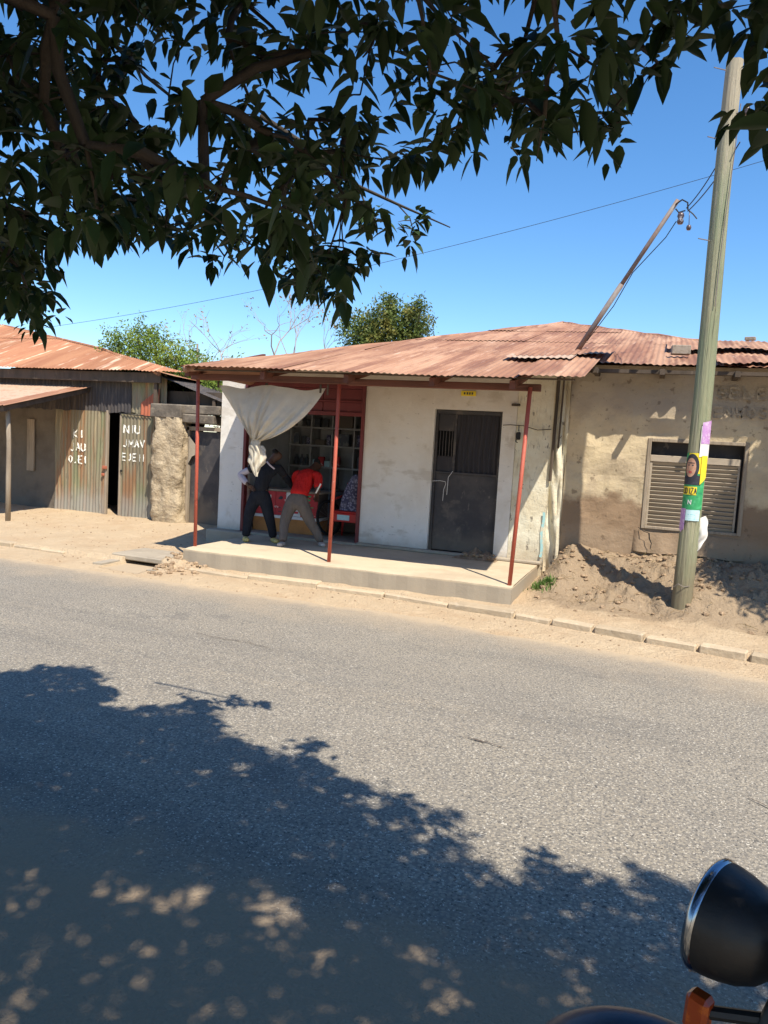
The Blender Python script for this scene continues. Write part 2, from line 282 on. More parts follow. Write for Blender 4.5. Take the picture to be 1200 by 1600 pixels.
m_leaft = M('olive_tree_leaf', (.12, .16, .035), [('n', (.24, .20, .045), .9, .52, .64, .75), ('n', (.035, .075, .02), 1.6, .5, .62, .7)], [], .55, spec=.3, trans=.22)
m_dry = M('dry_leaf', (.28, .19, .09), [('n', (.16, .14, .05), 4, .45, .6, .8)], [], .8, trans=.2)
m_bark = M('grey_bark', (.055, .045, .036), [('n', (.03, .025, .02), 9, .42, .65, .8, (1, 1, .4))], [(20, .9, (1, 1, .4), 5, .02)], .92)
m_drybark = M('pale_dry_bark', (.36, .32, .28), [('n', (.22, .19, .16), 9, .45, .65, .8)], [], .9)
m_bikeblk = M('bike_black', (.009, .010, .011), [('n', (.03, .028, .025), 30, .6, .75, .5)], [(60, .12)], .48, spec=.5)
m_rubber = M('tyre_rubber', (.015, .015, .015), [], [(60, .4)], .85)
m_chrome = M('chrome_rim', (.32, .36, .42), [], [], .18, metal=1.0)
m_bikeblue = M('bike_blue_paint', (.008, .016, .040), [('n', (.03, .03, .03), 25, .6, .75, .5)], [(50, .1)], .42, spec=.5, coat=.15)
m_amber = M('amber_lens', (.30, .045, .008), [('n', (.55, .13, .015), 40, .5, .65, .6)], [], .25, spec=.5)
m_glass = M('headlamp_glass', (.45, .48, .5), [], [], .08, metal=.6)
m_blueprint = M('pattern_fabric', (.30, .30, .40), [('v', (.06, .06, .12), 28, .42, .48, .9), ('n', (.45, .44, .5), 8, .5, .7, .4)], [(10, .4)], .9)
m_grass = M('tuft_green', (.11, .19, .04), [('n', (.20, .22, .07), 12, .5, .7, .6)], [], .7, trans=.25)
m_stringw = M('white_string', (.6, .58, .55), [], [], .8)
m_teald = M('flaking_turquoise', (.35, .58, .58), [('n', (.6, .55, .42), 12, .48, .58, .9)], [], .85)
m_goods = M('packaged_goods', (.10, .11, .13), [('n', (.28, .26, .24), 12, .5, .6, .7)], [], .6, rnd=.5)

# ------------------------------------------------------------------ ground, road, verge
XE = [-90, -30, -12, -8.3, -5.2, -2.7, -.6, .25, 1.02, 4, 30, 90]
YE = [7.0, 8.1, 8.1, 7.99, 7.83, 7.80, 7.48, 7.38, 7.18, 6.5, 0.5, -14]
XK = [-90, -30, -12, -8.0, -5.7, -3.0, -1.3, -.26, .92, 2.2, 5, 30, 90]
YK = [7.5, 8.7, 8.62, 8.58, 8.47, 8.42, 8.20, 7.97, 7.69, 7.42, 6.8, 1.0, -13.5]
ye = lambda x: np.interp(x, XE, YE)
yk = lambda x: np.interp(x, XK, YK)
yn = lambda x: 2.55 + 0.0*x

def height(x, y):
    d = y-yk(x); e = y-ye(x)
    h = -.02+.035*sst((e+.25)/.6)
    h = h+.012*sst(e/.8)*(1+0*x)
    h = np.where(d > 0.06, .085+.02*sst(d/.8), h)
    left = sst((-6.4-x)/.6)
    h = h+left*np.where(d > .06, .10*sst((y-9)/2.4), 0)
    right = sst((x+1.42)/.45)
    ramp = sst((y-8.95+.25*np.sin(x*2.1))/(1.35))
    h = h+right*np.where(d > .06, .46*ramp+.05*sst((x-.4)/1.0)*ramp, 0)
    mid = sst((x+1.5)/.2)*(1-sst((x+1.0)/.4))
    h = h+mid*.10*sst((y-8.9)/1.0)
    n = fbm2(x, y, .55, 3)*.06+fbm2(x, y, .16, 9, 5)*.032
    h = h+np.where(d > .06, n*(.35+1.5*right*sst((y-8.5)/.6)), n*.15)
    cl = np.maximum(0, fbm2(x, y, .11, 21, 3)-.14)*.22*right*sst((y-9.0)/.5)-np.maximum(0, fbm2(x, y, .16, 51, 3)-.24)*.14*right*sst((y-9.1)/.4)
    h = h+cl*(1-.75*sst((y-10.2)/.3))
    # rubble spill beside the drain
    rb = np.exp(-(((x+5.93)/.28)**2+((y-8.75)/.35)**2))
    h = h+rb*(.06+np.maximum(0, fbm2(x, y, .12, 31, 3))*.12)
    # drain hole
    hole = ((x > -6.78) & (x < -6.12) & (y > 8.12+(x+6.78)*-.12) & (y < 8.95))
    h = np.where(hole, -.32, h)
    return h

def sheet(name, xs, ys, fz, mt, kind='structure', attrs=None, parent=None):
    X, Y = np.meshgrid(xs, ys); Z = fz(X, Y)
    nx, ny = len(xs), len(ys)
    co = np.stack([X.ravel(), Y.ravel(), Z.ravel()], 1)
    idx = np.arange(nx*ny).reshape(ny, nx)
    f = np.stack([idx[:-1, :-1], idx[:-1, 1:], idx[1:, 1:], idx[1:, :-1]], -1).reshape(-1, 4)
    me = bpy.data.meshes.new(name); me.vertices.add(len(co)); me.vertices.foreach_set('co', co.ravel())
    me.loops.add(f.size); me.loops.foreach_set('vertex_index', f.ravel().astype(np.int32))
    me.polygons.add(len(f)); me.polygons.foreach_set('loop_start', np.arange(0, f.size, 4, dtype=np.int32)); me.polygons.foreach_set('loop_total', np.full(len(f), 4, np.int32))
    me.update(calc_edges=True); me.polygons.foreach_set('use_smooth', [True]*len(f)); me.materials.append(mt)
    if attrs:
        for an, fn in attrs.items():
            a = me.attributes.new(an, 'FLOAT', 'POINT'); a.data.foreach_set('value', fn(X, Y).ravel().astype(np.float32))
    o = bpy.data.objects.new(name, me); col.objects.link(o); register(o, (0, 0, 0)); tag(o, kind=kind); return o
def cat_(*a): return np.unique(np.round(np.concatenate(a), 4))

far = cat_(np.linspace(-900, -90, 10), np.linspace(-90, 90, 31), np.linspace(90, 900, 10))
sheet('ground', far, far, lambda x, y: -.38+0*x, m_sand)
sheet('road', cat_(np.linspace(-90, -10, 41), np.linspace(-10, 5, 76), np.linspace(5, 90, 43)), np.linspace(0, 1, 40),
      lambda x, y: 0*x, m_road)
rd = bpy.data.objects['road']; me = rd.data
co = np.zeros(len(me.vertices)*3); me.vertices.foreach_get('co', co); co = co.reshape(-1, 3)
y0 = -1.5; y1 = ye(co[:, 0])+1.0; co[:, 1] = (ye(co[:, 0])-7.6)+y0+(y1-(ye(co[:, 0])-7.6)-y0)*co[:, 1]
co[:, 2] = .010*fbm2(co[:, 0], co[:, 1], 1.3, 44, 2)*(np.abs(co[:, 0]) < 9)-.004
me.vertices.foreach_set('co', co.ravel())
for an, v in (('far', (ye(co[:, 0])-co[:, 1])), ('near', co[:, 1]-yn(co[:, 0]))):
    a = me.attributes.new(an, 'FLOAT', 'POINT'); a.data.foreach_set('value', v.astype(np.float32))
me.update()
xs = cat_(np.arange(-90, -17, 3), np.arange(-17, -7.2, .10), np.arange(-7.2, -5.5, .03), np.arange(-5.5, -1.6, .08), np.arange(-1.6, 2.2, .022), np.arange(2.2, 6, .08), np.arange(6, 90, 3))
sh = sheet('verge', xs, np.linspace(0, 1, 170), lambda x, y: 0*x, m_sand); me = sh.data
co = np.zeros(len(me.vertices)*3); me.vertices.foreach_get('co', co); co = co.reshape(-1, 3)
t = co[:, 1]; ylo = ye(co[:, 0])-.25; co[:, 1] = ylo+(13.6-7.6)*t**1.25*np.ones_like(ylo)
co[:, 2] = height(co[:, 0], co[:, 1]); me.vertices.foreach_set('co', co.ravel())
rt = sst((co[:, 0]+1.5)/.5)*sst((co[:, 1]-8.3)/.9)
a = me.attributes.new('soil', 'FLOAT', 'POINT'); a.data.foreach_set('value', rt.astype(np.float32)); me.update()
m_verge = M('verge_sand', SAND, [('n', (.45, .32, .20), 1.1, .42, .7, .7), ('n', (.62, .49, .33), 5, .5, .75, .5), ('n', (.30, .22, .14), 50, .62, .72, .6), ('n', (.64, .54, .40), 90, .66, .72, .5),
     ('a', (.30, .225, .150), 'soil', 4, .8, .95, .1, .8), ('a', (.50, .38, .25), 'soil', 15, 1.6, .55, 1.1, 1.5), ('a', (.15, .105, .07), 'soil', 20, 2.0, .75, 1.30, 1.60), ('a', (.55, .44, .30), 'soil', 33, 2.0, .6, 1.40, 1.7)],
     [(9, .6, (1, 1, 1), 5, .04), (32, 1.0, (1, 1, 1), 6, .03), (90, .7, (1, 1, 1), 4, .01)], .96, spec=.08)
me.materials.clear(); me.materials.append(m_verge)
# back yards behind the buildings
MB().box(-90, 90, 13.4, 60, -.37, .09).build('yard_ground', m_sand, kind='structure')
# near shoulder dirt berm behind the photographer
sheet('near_shoulder', cat_(np.linspace(-90, -8, 20), np.linspace(-8, 6, 60), np.linspace(6, 90, 20)), cat_(np.linspace(-40, -1.7, 12), np.linspace(-1.7, 1.2, 24)),
      lambda x, y: -.02+.05*sst((1.0-y)/1.8)+.01*fbm2(x, y, .6, 77, 3), m_sand)

def road_crack(pts, w_):
    mb = MB(); vs = []; n = len(pts)
    for i in range(n*4-3):
        a, b = pts[i//4], pts[min(i//4+1, n-1)]; t = (i % 4)/4; x = a[0]+(b[0]-a[0])*t+random.uniform(-.012, .012); y = a[1]+(b[1]-a[1])*t+random.uniform(-.015, .015); q = w_*random.uniform(.3, 1.2)*math.sin(math.pi*(i+.5)/(n*4-3))
        vs += [(x, y-q, .0075), (x, y+q, .0075)]
    mb.add(vs, [(2*i, 2*i+2, 2*i+3, 2*i+1) for i in range(n*4-4)]); return mb.build('road_crack', m_timber, None, kind='structure')
road_crack([(-1.15, 4.75), (-1.0, 4.68), (-.82, 4.66), (-.70, 4.60)], .007); road_crack([(.55, 4.62), (.72, 4.5), (.95, 4.46), (1.2, 4.3)], .006); road_crack([(-3.9, 6.0), (-3.6, 5.93), (-3.3, 5.95), (-3.0, 5.85)], .006)

# clods and stones on the verge: one mass of rubble
rg = random.Random(3); cb = MB()
def clod(cb, x, y, z, r):
    vs = []; n = 6
    ph = rg.random()*6
    for (zz, rr) in ((-.5, .7), (0.1, 1), (.6, .6)):
        for k in range(n):
            a = ph+2*math.pi*k/n; q = r*rr*rg.uniform(.75, 1.2); vs.append((x+q*math.cos(a), y+q*math.sin(a), z+zz*r*rg.uniform(.8, 1.1)))
    fs = [(i*n+k, i*n+(k+1) % n, (i+1)*n+(k+1) % n, (i+1)*n+k) for i in range(2) for k in range(n)]+[tuple(2*n+k for k in range(n))]
    cb.add(vs, fs)
for i in range(2200):
    x = rg.uniform(-1.3, 3); y = rg.uniform(8.6, 10.55)
    if rg.random() > ((y-8.4)/2.2)**1.2: continue
    r_ = rg.choice([.005, .006, .008, .011, .015, .022, .036]); clod(cb, x, y, float(height(np.array(x), np.array(y)))+r_*.2, r_)
for i in range(170):
    x = rg.gauss(-5.9, .25); y = rg.gauss(8.6, .28)
    if x < -6.1 and y < 8.95: continue
    if y < 8.0: continue
    r_ = rg.choice([.01, .016, .024, .04]); clod(cb, x, y, float(height(np.array(x), np.array(y)))+r_*.2, r_)
for i in range(260):
    x = rg.uniform(-13, -6.6); y = rg.uniform(8.7, 11.6); r_ = rg.choice([.006, .01, .014]); clod(cb, x, y, float(height(np.array(x), np.array(y)))+r_*.2, r_)
for i in range(200):
    x = rg.uniform(-8, 2); y = float(ye(x))+rg.uniform(0, .7); r_ = rg.choice([.005, .008, .012]); clod(cb, x, y, float(height(np.array(x), np.array(y)))+r_*.2, r_)
cb.build('soil_clods', m_soil, kind='stuff')
# twigs and litter on the mound
tb = MB()
for i in range(150):
    x = rg.uniform(-1.2, 2.6); y = rg.uniform(8.9, 10.5); z = float(height(np.array(x), np.array(y)))+.012; a = rg.uniform(0, 6.3); l = rg.uniform(.04, .16)
    tb.tube([(x, y, z), (x+l*.5*math.cos(a), y+l*.5*math.sin(a), z+.02), (x+l*math.cos(a+.3), y+l*math.sin(a+.3), z+rg.uniform(-.01, .03))], .0025, 4)
tb.build('dry_twig_litter', m_dry, kind='stuff')

# kerbs: each stone a part of its kerb
def kerb(x0, x1, label, length=.48, gap=.02, h=.095, w=.14, sunk=None):
    k = empty('kerb', (x0, float(yk(x0)), 0), label, 'kerb', 'kerbs along the far side of the road')
    x = x0; i = 0
    while x < x1-.1:
        L_ = length*random.uniform(.82, 1.12); xb = min(x+L_, x1)
        ya, yb_ = float(yk(x)), float(yk(xb)); a = math.atan2(yb_-ya, xb-x); ln = math.hypot(xb-x, yb_-ya)-gap
        dz = random.uniform(-.022, .006) + (sunk(x) if sunk else 0)
        Mx = Matrix.Translation((x, ya+random.uniform(-.012, .012), dz)) @ Matrix.Rotation(a+random.uniform(-.012, .012), 4, 'Z') @ Matrix.Rotation(random.uniform(-.02, .02), 4, 'Y')
        MB().bbox(0, ln, 0, w, -.05, h, .014, Mx).build('kerb_stone', m_kerb, k)
        x = xb; i += 1
    return k
kerb(-13.2, -7.75, 'low sand-choked kerb in front of the corrugated shack', .62, .025, .09, sunk=lambda x: -.02 if x > -9 else -.005)
kerb(-5.72, -1.36, 'worn kerb running along the foot of the shop porch', .9, .006, .085, .2)
kerb(-1.34, 3.4, 'pale kerb stones below the leaning utility pole', .46, .03, .10)

# drain slab
ds = empty('drain_cover', (-6.45, 8.8, 0), 'concrete drain slab with a dark opening left of the porch', 'drain')
MB().bbox(-7.0, -5.98, 8.62, 9.3, .045, .115, .012, Matrix.Translation((-6.5, 8.9, 0)) @ Matrix.Rotation(-.06, 4, 'Z') @ Matrix.Translation((6.5, -8.9, 0))).build('slab', m_conc, ds)
MB().box(-6.95, -6.80, 8.2, 8.9, -.36, .045).box(-6.1, -5.98, 8.2, 8.9, -.36, .04).build('channel_wall', m_conc, ds)

# ------------------------------------------------------------------ main building
B = empty('shop_building', (-2.5, 10.6, 0), 'low whitewashed shop and mud house under one rusty hipped iron roof', 'building')
WY = 10.6
def roofz(x, y): return 2.66-.008*(x+5.86)+.22*(y-8.5)

def wall(name, mt, x0, x1, z0, z1, holes, y=WY, th=.22, step=.12, amp=.012, seed=1, parent=B):
    mb = MB()
    xs = sorted(set([x0, x1]+[h[0] for h in holes]+[h[1] for h in holes])); zs = sorted(set([z0, z1]+[h[2] for h in holes]+[h[3] for h in holes]))
    def sub(a):
        o = []
        for p, q in zip(a[:-1], a[1:]):
            n = max(1, int((q-p)/step)); o += [p+(q-p)*k/n for k in range(n)]
        return o+[a[-1]]
    X = sub(xs); Z = sub(zs)
    G = np.array([[0.0]*len(Z)]*len(X)); XX, ZZ = np.meshgrid(X, Z, indexing='ij')
    D = amp*(fbm2(XX, ZZ, .7, seed)+.5*fbm2(XX, ZZ, .2, seed+5))*2
    for h in holes:   # keep the hole rims straight
        near = (XX > h[0]-.01) & (XX < h[1]+.01) & (ZZ > h[2]-.01) & (ZZ < h[3]+.01); D[near] = 0
    vs = [(X[i], y+D[i, j], Z[j]) for i in range(len(X)) for j in range(len(Z))]; nz = len(Z)
    inh = lambda a, b: any(h[0] < a < h[1] and h[2] < b < h[3] for h in holes)
    fs = [(i*nz+j, (i+1)*nz+j, (i+1)*nz+j+1, i*nz+j+1) for i in range(len(X)-1) for j in range(nz-1) if not inh((X[i]+X[i+1])/2, (Z[j]+Z[j+1])/2)]
    mb.add(vs, fs)
    for h in holes:
        a, b, c, d = h
        mb.add([(a, y, c), (a, y+th, c), (a, y+th, d), (a, y, d)], [(0, 1, 2, 3)]); mb.add([(b, y, c), (b, y+th, c), (b, y+th, d), (b, y, d)], [(3, 2, 1, 0)])
        mb.add([(a, y, d), (a, y+th, d), (b, y+th, d), (b, y, d)], [(0, 1, 2, 3)]); mb.add([(a, y, c), (b, y, c), (b, y+th, c), (a, y+th, c)], [(0, 1, 2, 3)])
    # back and ends
    bx = sorted(set([x0, x1]+[h[0] for h in holes]+[h[1] for h in holes])); bz = sorted(set([z0, z1]+[h[2] for h in holes]+[h[3] for h in holes]))
    for i in range(len(bx)-1):
        for j in range(len(bz)-1):
            if not inh((bx[i]+bx[i+1])/2, (bz[j]+bz[j+1])/2):
                mb.add([(bx[i], y+th, bz[j]), (bx[i+1], y+th, bz[j]), (bx[i+1], y+th, bz[j+1]), (bx[i], y+th, bz[j+1])], [(3, 2, 1, 0)])
    for xx in (x0, x1): mb.add([(xx, y, z0), (xx, y+th, z0), (xx, y+th, z1), (xx, y, z1)], [(0, 1, 2, 3)])
    mb.add([(x0, y, z1), (x1, y, z1), (x1, y+th, z1), (x0, y+th, z1)], [(0, 1, 2, 3)])
    return mb.build(name, mt, parent, smooth=False)
OP = (-6.13, -4.13, .0, 2.66); DR = (-3.07, -2.10, .30, 2.36)
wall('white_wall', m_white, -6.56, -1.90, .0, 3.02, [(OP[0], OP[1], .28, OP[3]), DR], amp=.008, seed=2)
wall('flaking_wall', m_cream, -1.897, -1.40, .0, 3.02, [], amp=.012, seed=4, y=WY-.004)
WN = (-.17, 1.03, .92, 2.10)
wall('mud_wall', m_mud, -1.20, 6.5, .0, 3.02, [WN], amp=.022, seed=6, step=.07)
# ragged joint between the houses
mb = MB()
mb.grid(lambda u, v: (-1.40+.20*u, WY+.03+.045*math.sin(u*math.pi*2+v*4)*(.4+.6*u)-.05*(u > .75)+.02*math.sin(v*23+u*9), 0.2+2.8*v), 10, 60)
mb.build('corner_strip', m_cream, B, smooth=True)
MB().tube([(-1.385, WY-.02, 1.45), (-1.375, WY-.03, 2.1), (-1.365, WY-.02, 2.98)], .022, 6).tube([(-1.31, WY-.03, 1.9), (-1.30, WY-.04, 2.5), (-1.30, WY-.03, 3.0)], .014, 6).build('drain_pipe', m_timber, B)
MB().box(-6.56, -6.38, WY+.22, 20, 0, 3.0).box(3.2+3.1, 6.5, WY+.22, 20, 0, 3.0).box(-6.56, 6.5, 20, 20.2, 0, 3.0).build('side_wall', m_grayw, B)
# turquoise flaking streak at the white corner
mb = MB(); mb.grid(lambda u, v: (-1.455+.035*u+.01*math.sin(v*9), WY-.024, .40+.62*v), 3, 14); mb.build('turquoise_streak', m_teald, B, label='flaking turquoise paint streak on the corner')

# porch
PX0, PX1 = -5.84, -1.46
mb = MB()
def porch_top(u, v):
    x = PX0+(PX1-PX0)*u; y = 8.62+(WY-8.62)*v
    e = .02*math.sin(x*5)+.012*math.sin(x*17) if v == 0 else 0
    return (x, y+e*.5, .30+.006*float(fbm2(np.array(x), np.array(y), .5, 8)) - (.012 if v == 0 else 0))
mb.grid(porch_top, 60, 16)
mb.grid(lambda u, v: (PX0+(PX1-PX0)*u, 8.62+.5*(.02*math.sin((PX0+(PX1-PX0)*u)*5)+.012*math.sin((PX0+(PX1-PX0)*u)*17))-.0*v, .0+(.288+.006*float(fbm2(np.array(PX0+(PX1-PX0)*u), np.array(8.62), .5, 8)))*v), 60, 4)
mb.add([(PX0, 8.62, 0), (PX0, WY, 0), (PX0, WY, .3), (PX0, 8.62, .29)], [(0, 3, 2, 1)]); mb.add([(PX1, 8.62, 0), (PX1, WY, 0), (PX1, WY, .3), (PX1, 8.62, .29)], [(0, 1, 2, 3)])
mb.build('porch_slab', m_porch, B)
# door step, plinth, sill
MB().bbox(-6.62, -5.9, 10.36, 10.598, .02, .335, .015).build('plinth', m_conc, B)
MB().bbox(-4.13, -1.42, 10.50, 10.597, .30, .345, .012).build('skirting', m_conc, B)
MB().bbox(-6.13, -4.13, 10.50, 12.9, .20, .335, .01).build('shop_floor', m_conc, B)

# red steel posts
def post(name, b, t, r=.022):
    mb = MB(); mb.tube([b, ((b[0]+t[0])/2+.004, (b[1]+t[1])/2, (b[2]+t[2])/2), t], r, 10); return mb.build(name, m_redp, B, smooth=True)
post('post', (-5.905+.075, 8.88, .27), (-5.86, 8.86, 2.60), .024)
post('post', (-3.84, 8.86, .28), (-3.82, 8.86, 2.56), .024)
post('post', (-1.51, 8.72, .28), (-1.45, 8.80, 2.56), .024)
# front beam, rafters, purlins
MB().bbox(-5.95, -3.7, 8.82, 8.90, 2.53, 2.61, .006).bbox(-3.697, -1.34, 8.82, 8.90, 2.52, 2.60, .006).build('beam', m_beam, B)
for x in (-5.85, -4.75, -3.62, -2.55, -1.62):
    mb = MB(); mb.add([(x-.03, 8.58, roofz(x, 8.58)-.13), (x+.03, 8.58, roofz(x, 8.58)-.13), (x+.03, 8.58, roofz(x, 8.58)-.035), (x-.03, 8.58, roofz(x, 8.58)-.035),
                       (x-.03, 10.597, roofz(x, 10.6)-.13), (x+.03, 10.597, roofz(x, 10.6)-.13), (x+.03, 10.597, roofz(x, 10.6)-.035), (x-.03, 10.597, roofz(x, 10.6)-.035)],
                      [(0, 1, 2, 3), (7, 6, 5, 4), (0, 4, 5, 1), (3, 2, 6, 7), (0, 3, 7, 4), (1, 5, 6, 2)]); mb.build('rafter', m_beam, B)
for y in (8.64, 9.5, 10.3):
    MB().box(-5.9, -.95, y, y+.06, roofz(-3.4, y)-.034, roofz(-3.4, y)-.018).build('purlin', m_timber, B)
# hanging bits under the beam
MB().box(-4.93, -4.90, 9.0, 9.02, 2.36, 2.53).box(-4.12, -4.10, 8.93, 8.95, 2.42, 2.53).box(-5.62, -5.60, 8.95, 8.97, 2.44, 2.53).box(-4.02, -4.0, 8.93, 8.95, 2.40, 2.53).build('hanger', m_timber, B)
# wall-top struts of the mud house
for x in (-.9, -.1, .75, 1.55, 2.4):
    MB().box(x, x+.06, 10.1, 10.6, roofz(x, 10.1)-.10, roofz(x, 10.1)-.03).build('rafter', m_timber, B)
MB().box(-1.2, 6.5, 10.25, 10.33, roofz(2, 10.25)-.09, roofz(2, 10.25)-.045).build('wall_plate', m_timber, B)

# corrugated roof
RF = empty('roof', tuple(ORIG['shop_building'])); RF.location = (0, 0, 0); RF.parent = B; ORIG['roof'] = ORIG['shop_building'].copy(); RF['kind'] = 'structure'; del RF['kind']
LAM = .078; AMP = .0065
def corr_pts(x, y, z): return (x, y, z+AMP*math.sin(2*math.pi*x/LAM))
def corr_sheet(x0, x1, ylo, yhi, zf, name, mt, parent, lift=0, seg=6, rows=3, jag=0):
    n = max(2, int((x1-x0)/LAM*seg)); vs = []; sl_ = random.uniform(-.006, .006); cur_ = random.uniform(-.004, .012)
    ja = random.random()*9
    xs_ = [x0+(x1-x0)*i/n for i in range(n+1)]
    for j in range(rows+1):
        for x in xs_:
            a = ylo(x)+(jag*(math.sin(x*9+ja)+.6*math.sin(x*31+ja*2)) if jag and j == 0 else 0); b = yhi(x)
            y = a+(b-a)*j/rows
            vs.append((x, y, zf(x, y)+AMP*math.sin(2*math.pi*x/LAM)+lift+sl_*(x-x0)/(x1-x0)+cur_*(1-j/rows)))
    fs = [(j*(n+1)+i, j*(n+1)+i+1, (j+1)*(n+1)+i+1, (j+1)*(n+1)+i) for j in range(rows) for i in range(n) if max(yhi(xs_[i])-ylo(xs_[i]), yhi(xs_[i+1])-ylo(xs_[i+1])) > .005]
    mb = MB(); mb.add(vs, fs)
    return mb.build(name, mt, parent, smooth=True)
# hip lines
def hipL(x): return 8.5+(x+5.86)*(18.95-8.5)/(-2.46+5.86)          # y on the left hip at x
def hipR(x): return float(np.interp(x, [-2.46, .49, 1.36, 4.2], [18.95, 14.11, 12.84, 8.5]))
def ytop(x): return hipL(x) if x < -2.46 else hipR(x)
bands = [(10.9, 13.4), (13.25, 15.8), (15.65, 19)]
# lower edge of band 1: right house eave at 10.0, left continues beneath the porch sheets
for bi, (ya, yb) in enumerate(bands):
    x = -5.86
    while x < 4.0:
        x1 = x+.70
        f_lo = (lambda X, ya=ya: min(max(ya if not (bands[0][0] == ya and X > -.98) else 10.27+.03*math.sin(X*3.1)+.02*math.sin(X*11), 0), ytop(X)))
        f_hi = (lambda X, yb=yb: min(yb, ytop(X)))
        if min(f_hi(x+.12)-f_lo(x+.12), f_hi(x1-.12)-f_lo(x1-.12)) > -.05 and max(f_hi(x)-f_lo(x), f_hi(x1)-f_lo(x1)) > .2:
            corr_sheet(x, x1+.04, f_lo, f_hi, roofz, 'roof_sheet', m_rust, RF, lift=.003*bi+random.uniform(0, .003), jag=.05 if (bi == 0 and x > -1.1) else 0, rows=4 if bi == 0 else 2)
        x = x1
# porch sheets on top
x = -5.90; k = 0
while x < -.95:
    x1 = min(x+.72, -.86); ex = random.uniform(-.04, .04)
    corr_sheet(x, x1+.03, lambda X, ex=ex: 8.47+ex*.5, lambda X: min(11.1+ex, ytop(X)+.0) if X < -5.0 else 11.1+ex, roofz, 'roof_sheet', m_rust, RF, lift=.014+.004*(k % 2)+(.035 if x > -2.2 else 0), rows=6)
    x = x1+.0001; k += 1
# curled lifted sheet above the shop corner
corr_sheet(-1.95, -.72, lambda X: 10.35+.12*math.sin(X*4), lambda X: 11.55+.1*math.sin(X*7), lambda X, Y: roofz(X, Y)+.075+.05*sst(np.array((X+1.3)/.5)).item()*1.0, 'roof_sheet', m_rust, RF, rows=4, jag=.05).__setitem__('label', 'short sheet curling up at the step of the roof')
corr_sheet(-2.05, -1.15, lambda X: 10.05+.05*math.sin(X*5), lambda X: 10.55, lambda X, Y: roofz(X, Y)+.068, 'roof_sheet', m_pale, RF, rows=2, jag=.05).__setitem__('label', 'pale broken sheet edge')
# lifted ragged sheets over the mud house
corr_sheet(-.05, .78, lambda X: 11.75, lambda X: 13.2, lambda X, Y: roofz(X, Y)+.055+.05*max(0, (X-.2)), 'roof_sheet', m_rust, RF, rows=3, jag=.08)
corr_sheet(.62, 1.9, lambda X: 11.9+.2*math.sin(X*3), lambda X: min(13.3, ytop(X)+.35), lambda X, Y: roofz(X, Y)+.075, 'roof_sheet', m_rust, RF, rows=3, jag=.09)
corr_sheet(.55, 1.7, lambda X: 10.26, lambda X: 11.2, lambda X, Y: roofz(X, Y)+.05, 'roof_sheet', m_rust, RF, rows=3, jag=.10)
# hidden slopes, plain
mb = MB()
A_ = (-2.46, 18.95, 4.92); mb.add([(-5.86, 8.5, 2.60), A_, (-6.9, 20.3, 2.6)], [(0, 1, 2)]); mb.add([(4.2, 8.7, 2.62), (7.2, 9.5, 2.6), (6.8, 20.3, 2.6), A_], [(0, 1, 2, 3)]); mb.add([(-6.9, 20.3, 2.6), A_, (6.8, 20.3, 2.6)], [(0, 1, 2)])
mb.build('rear_slope', m_rust, RF)
# ridge caps along the hips
def cap(a, b):
    a = Vector(a); b = Vector(b); mb = MB(); n = 12
    mb.tube([a.lerp(b, i/n)+Vector((0, 0, -.02+.012*math.sin(i*2.2))) for i in range(n+1)], .05, 8); return mb.build('ridge_cap', m_rust, RF, smooth=True)
cap((-5.86, 8.55, roofz(-5.86, 8.5)), (-2.46, 18.95, roofz(-2.46, 18.95)-.01)); cap((-2.46, 18.95, roofz(-2.46, 18.95)-.01), (.49, 14.11, roofz(.49, 14.11)-.01)); cap((.49, 14.11, roofz(.49, 14.11)-.01), (4.2, 8.55, roofz(4.2, 8.5)-.01))

# shopfront frame and header
S = empty('shopfront', tuple(ORIG['shop_building'])); S.location = (0, 0, 0); S.parent = B; ORIG['shopfront'] = ORIG['shop_building'].copy()
MB().bbox(-6.13, -6.08, 10.56, 10.66, .33, 2.66, .005).bbox(-4.18, -4.13, 10.56, 10.66, .33, 2.66, .005).bbox(-6.08, -4.18, 10.56, 10.66, 2.20, 2.26, .005).bbox(-6.08, -4.18, 10.56, 10.66, 2.60, 2.66, .005).bbox(-6.08, -4.18, 10.565, 10.65, 2.40, 2.43, .005).build('frame', m_maroon, S)
for a, b in ((-6.075, -5.45), (-5.44, -4.82), (-4.81, -4.185)):
    MB().bbox(a, b, 10.59, 10.62, 2.262, 2.398, .004).build('header_panel', m_maroon, S); MB().bbox(a, b, 10.59, 10.62, 2.432, 2.598, .004).build('header_panel', m_maroon, S)
# room
mb = MB(); x0, x1, y0_, y1_, z0_, z1_ = -6.37, -3.3, WY+.22, 12.95, .33, 2.75
mb.add([(x0, y0_, z0_), (x0, y1_, z0_), (x0, y1_, z1_), (x0, y0_, z1_)], [(3, 2, 1, 0)]); mb.add([(x1, y0_, z0_), (x1, y1_, z0_), (x1, y1_, z1_), (x1, y0_, z1_)], [(0, 1, 2, 3)])
mb.add([(x0, y1_, z0_), (x1, y1_, z0_), (x1, y1_, z1_), (x0, y1_, z1_)], [(0, 1, 2, 3)]); mb.add([(x0, y0_, z1_), (x1, y0_, z1_), (x1, y1_, z1_), (x0, y1_, z1_)], [(0, 1, 2, 3)])
mb.add([(x0, y0_, z0_-.005), (x1, y0_, z0_-.005), (x1, y1_, z0_-.005), (x0, y1_, z0_-.005)], [(0, 1, 2, 3)])
mb.build('room', m_room, B)

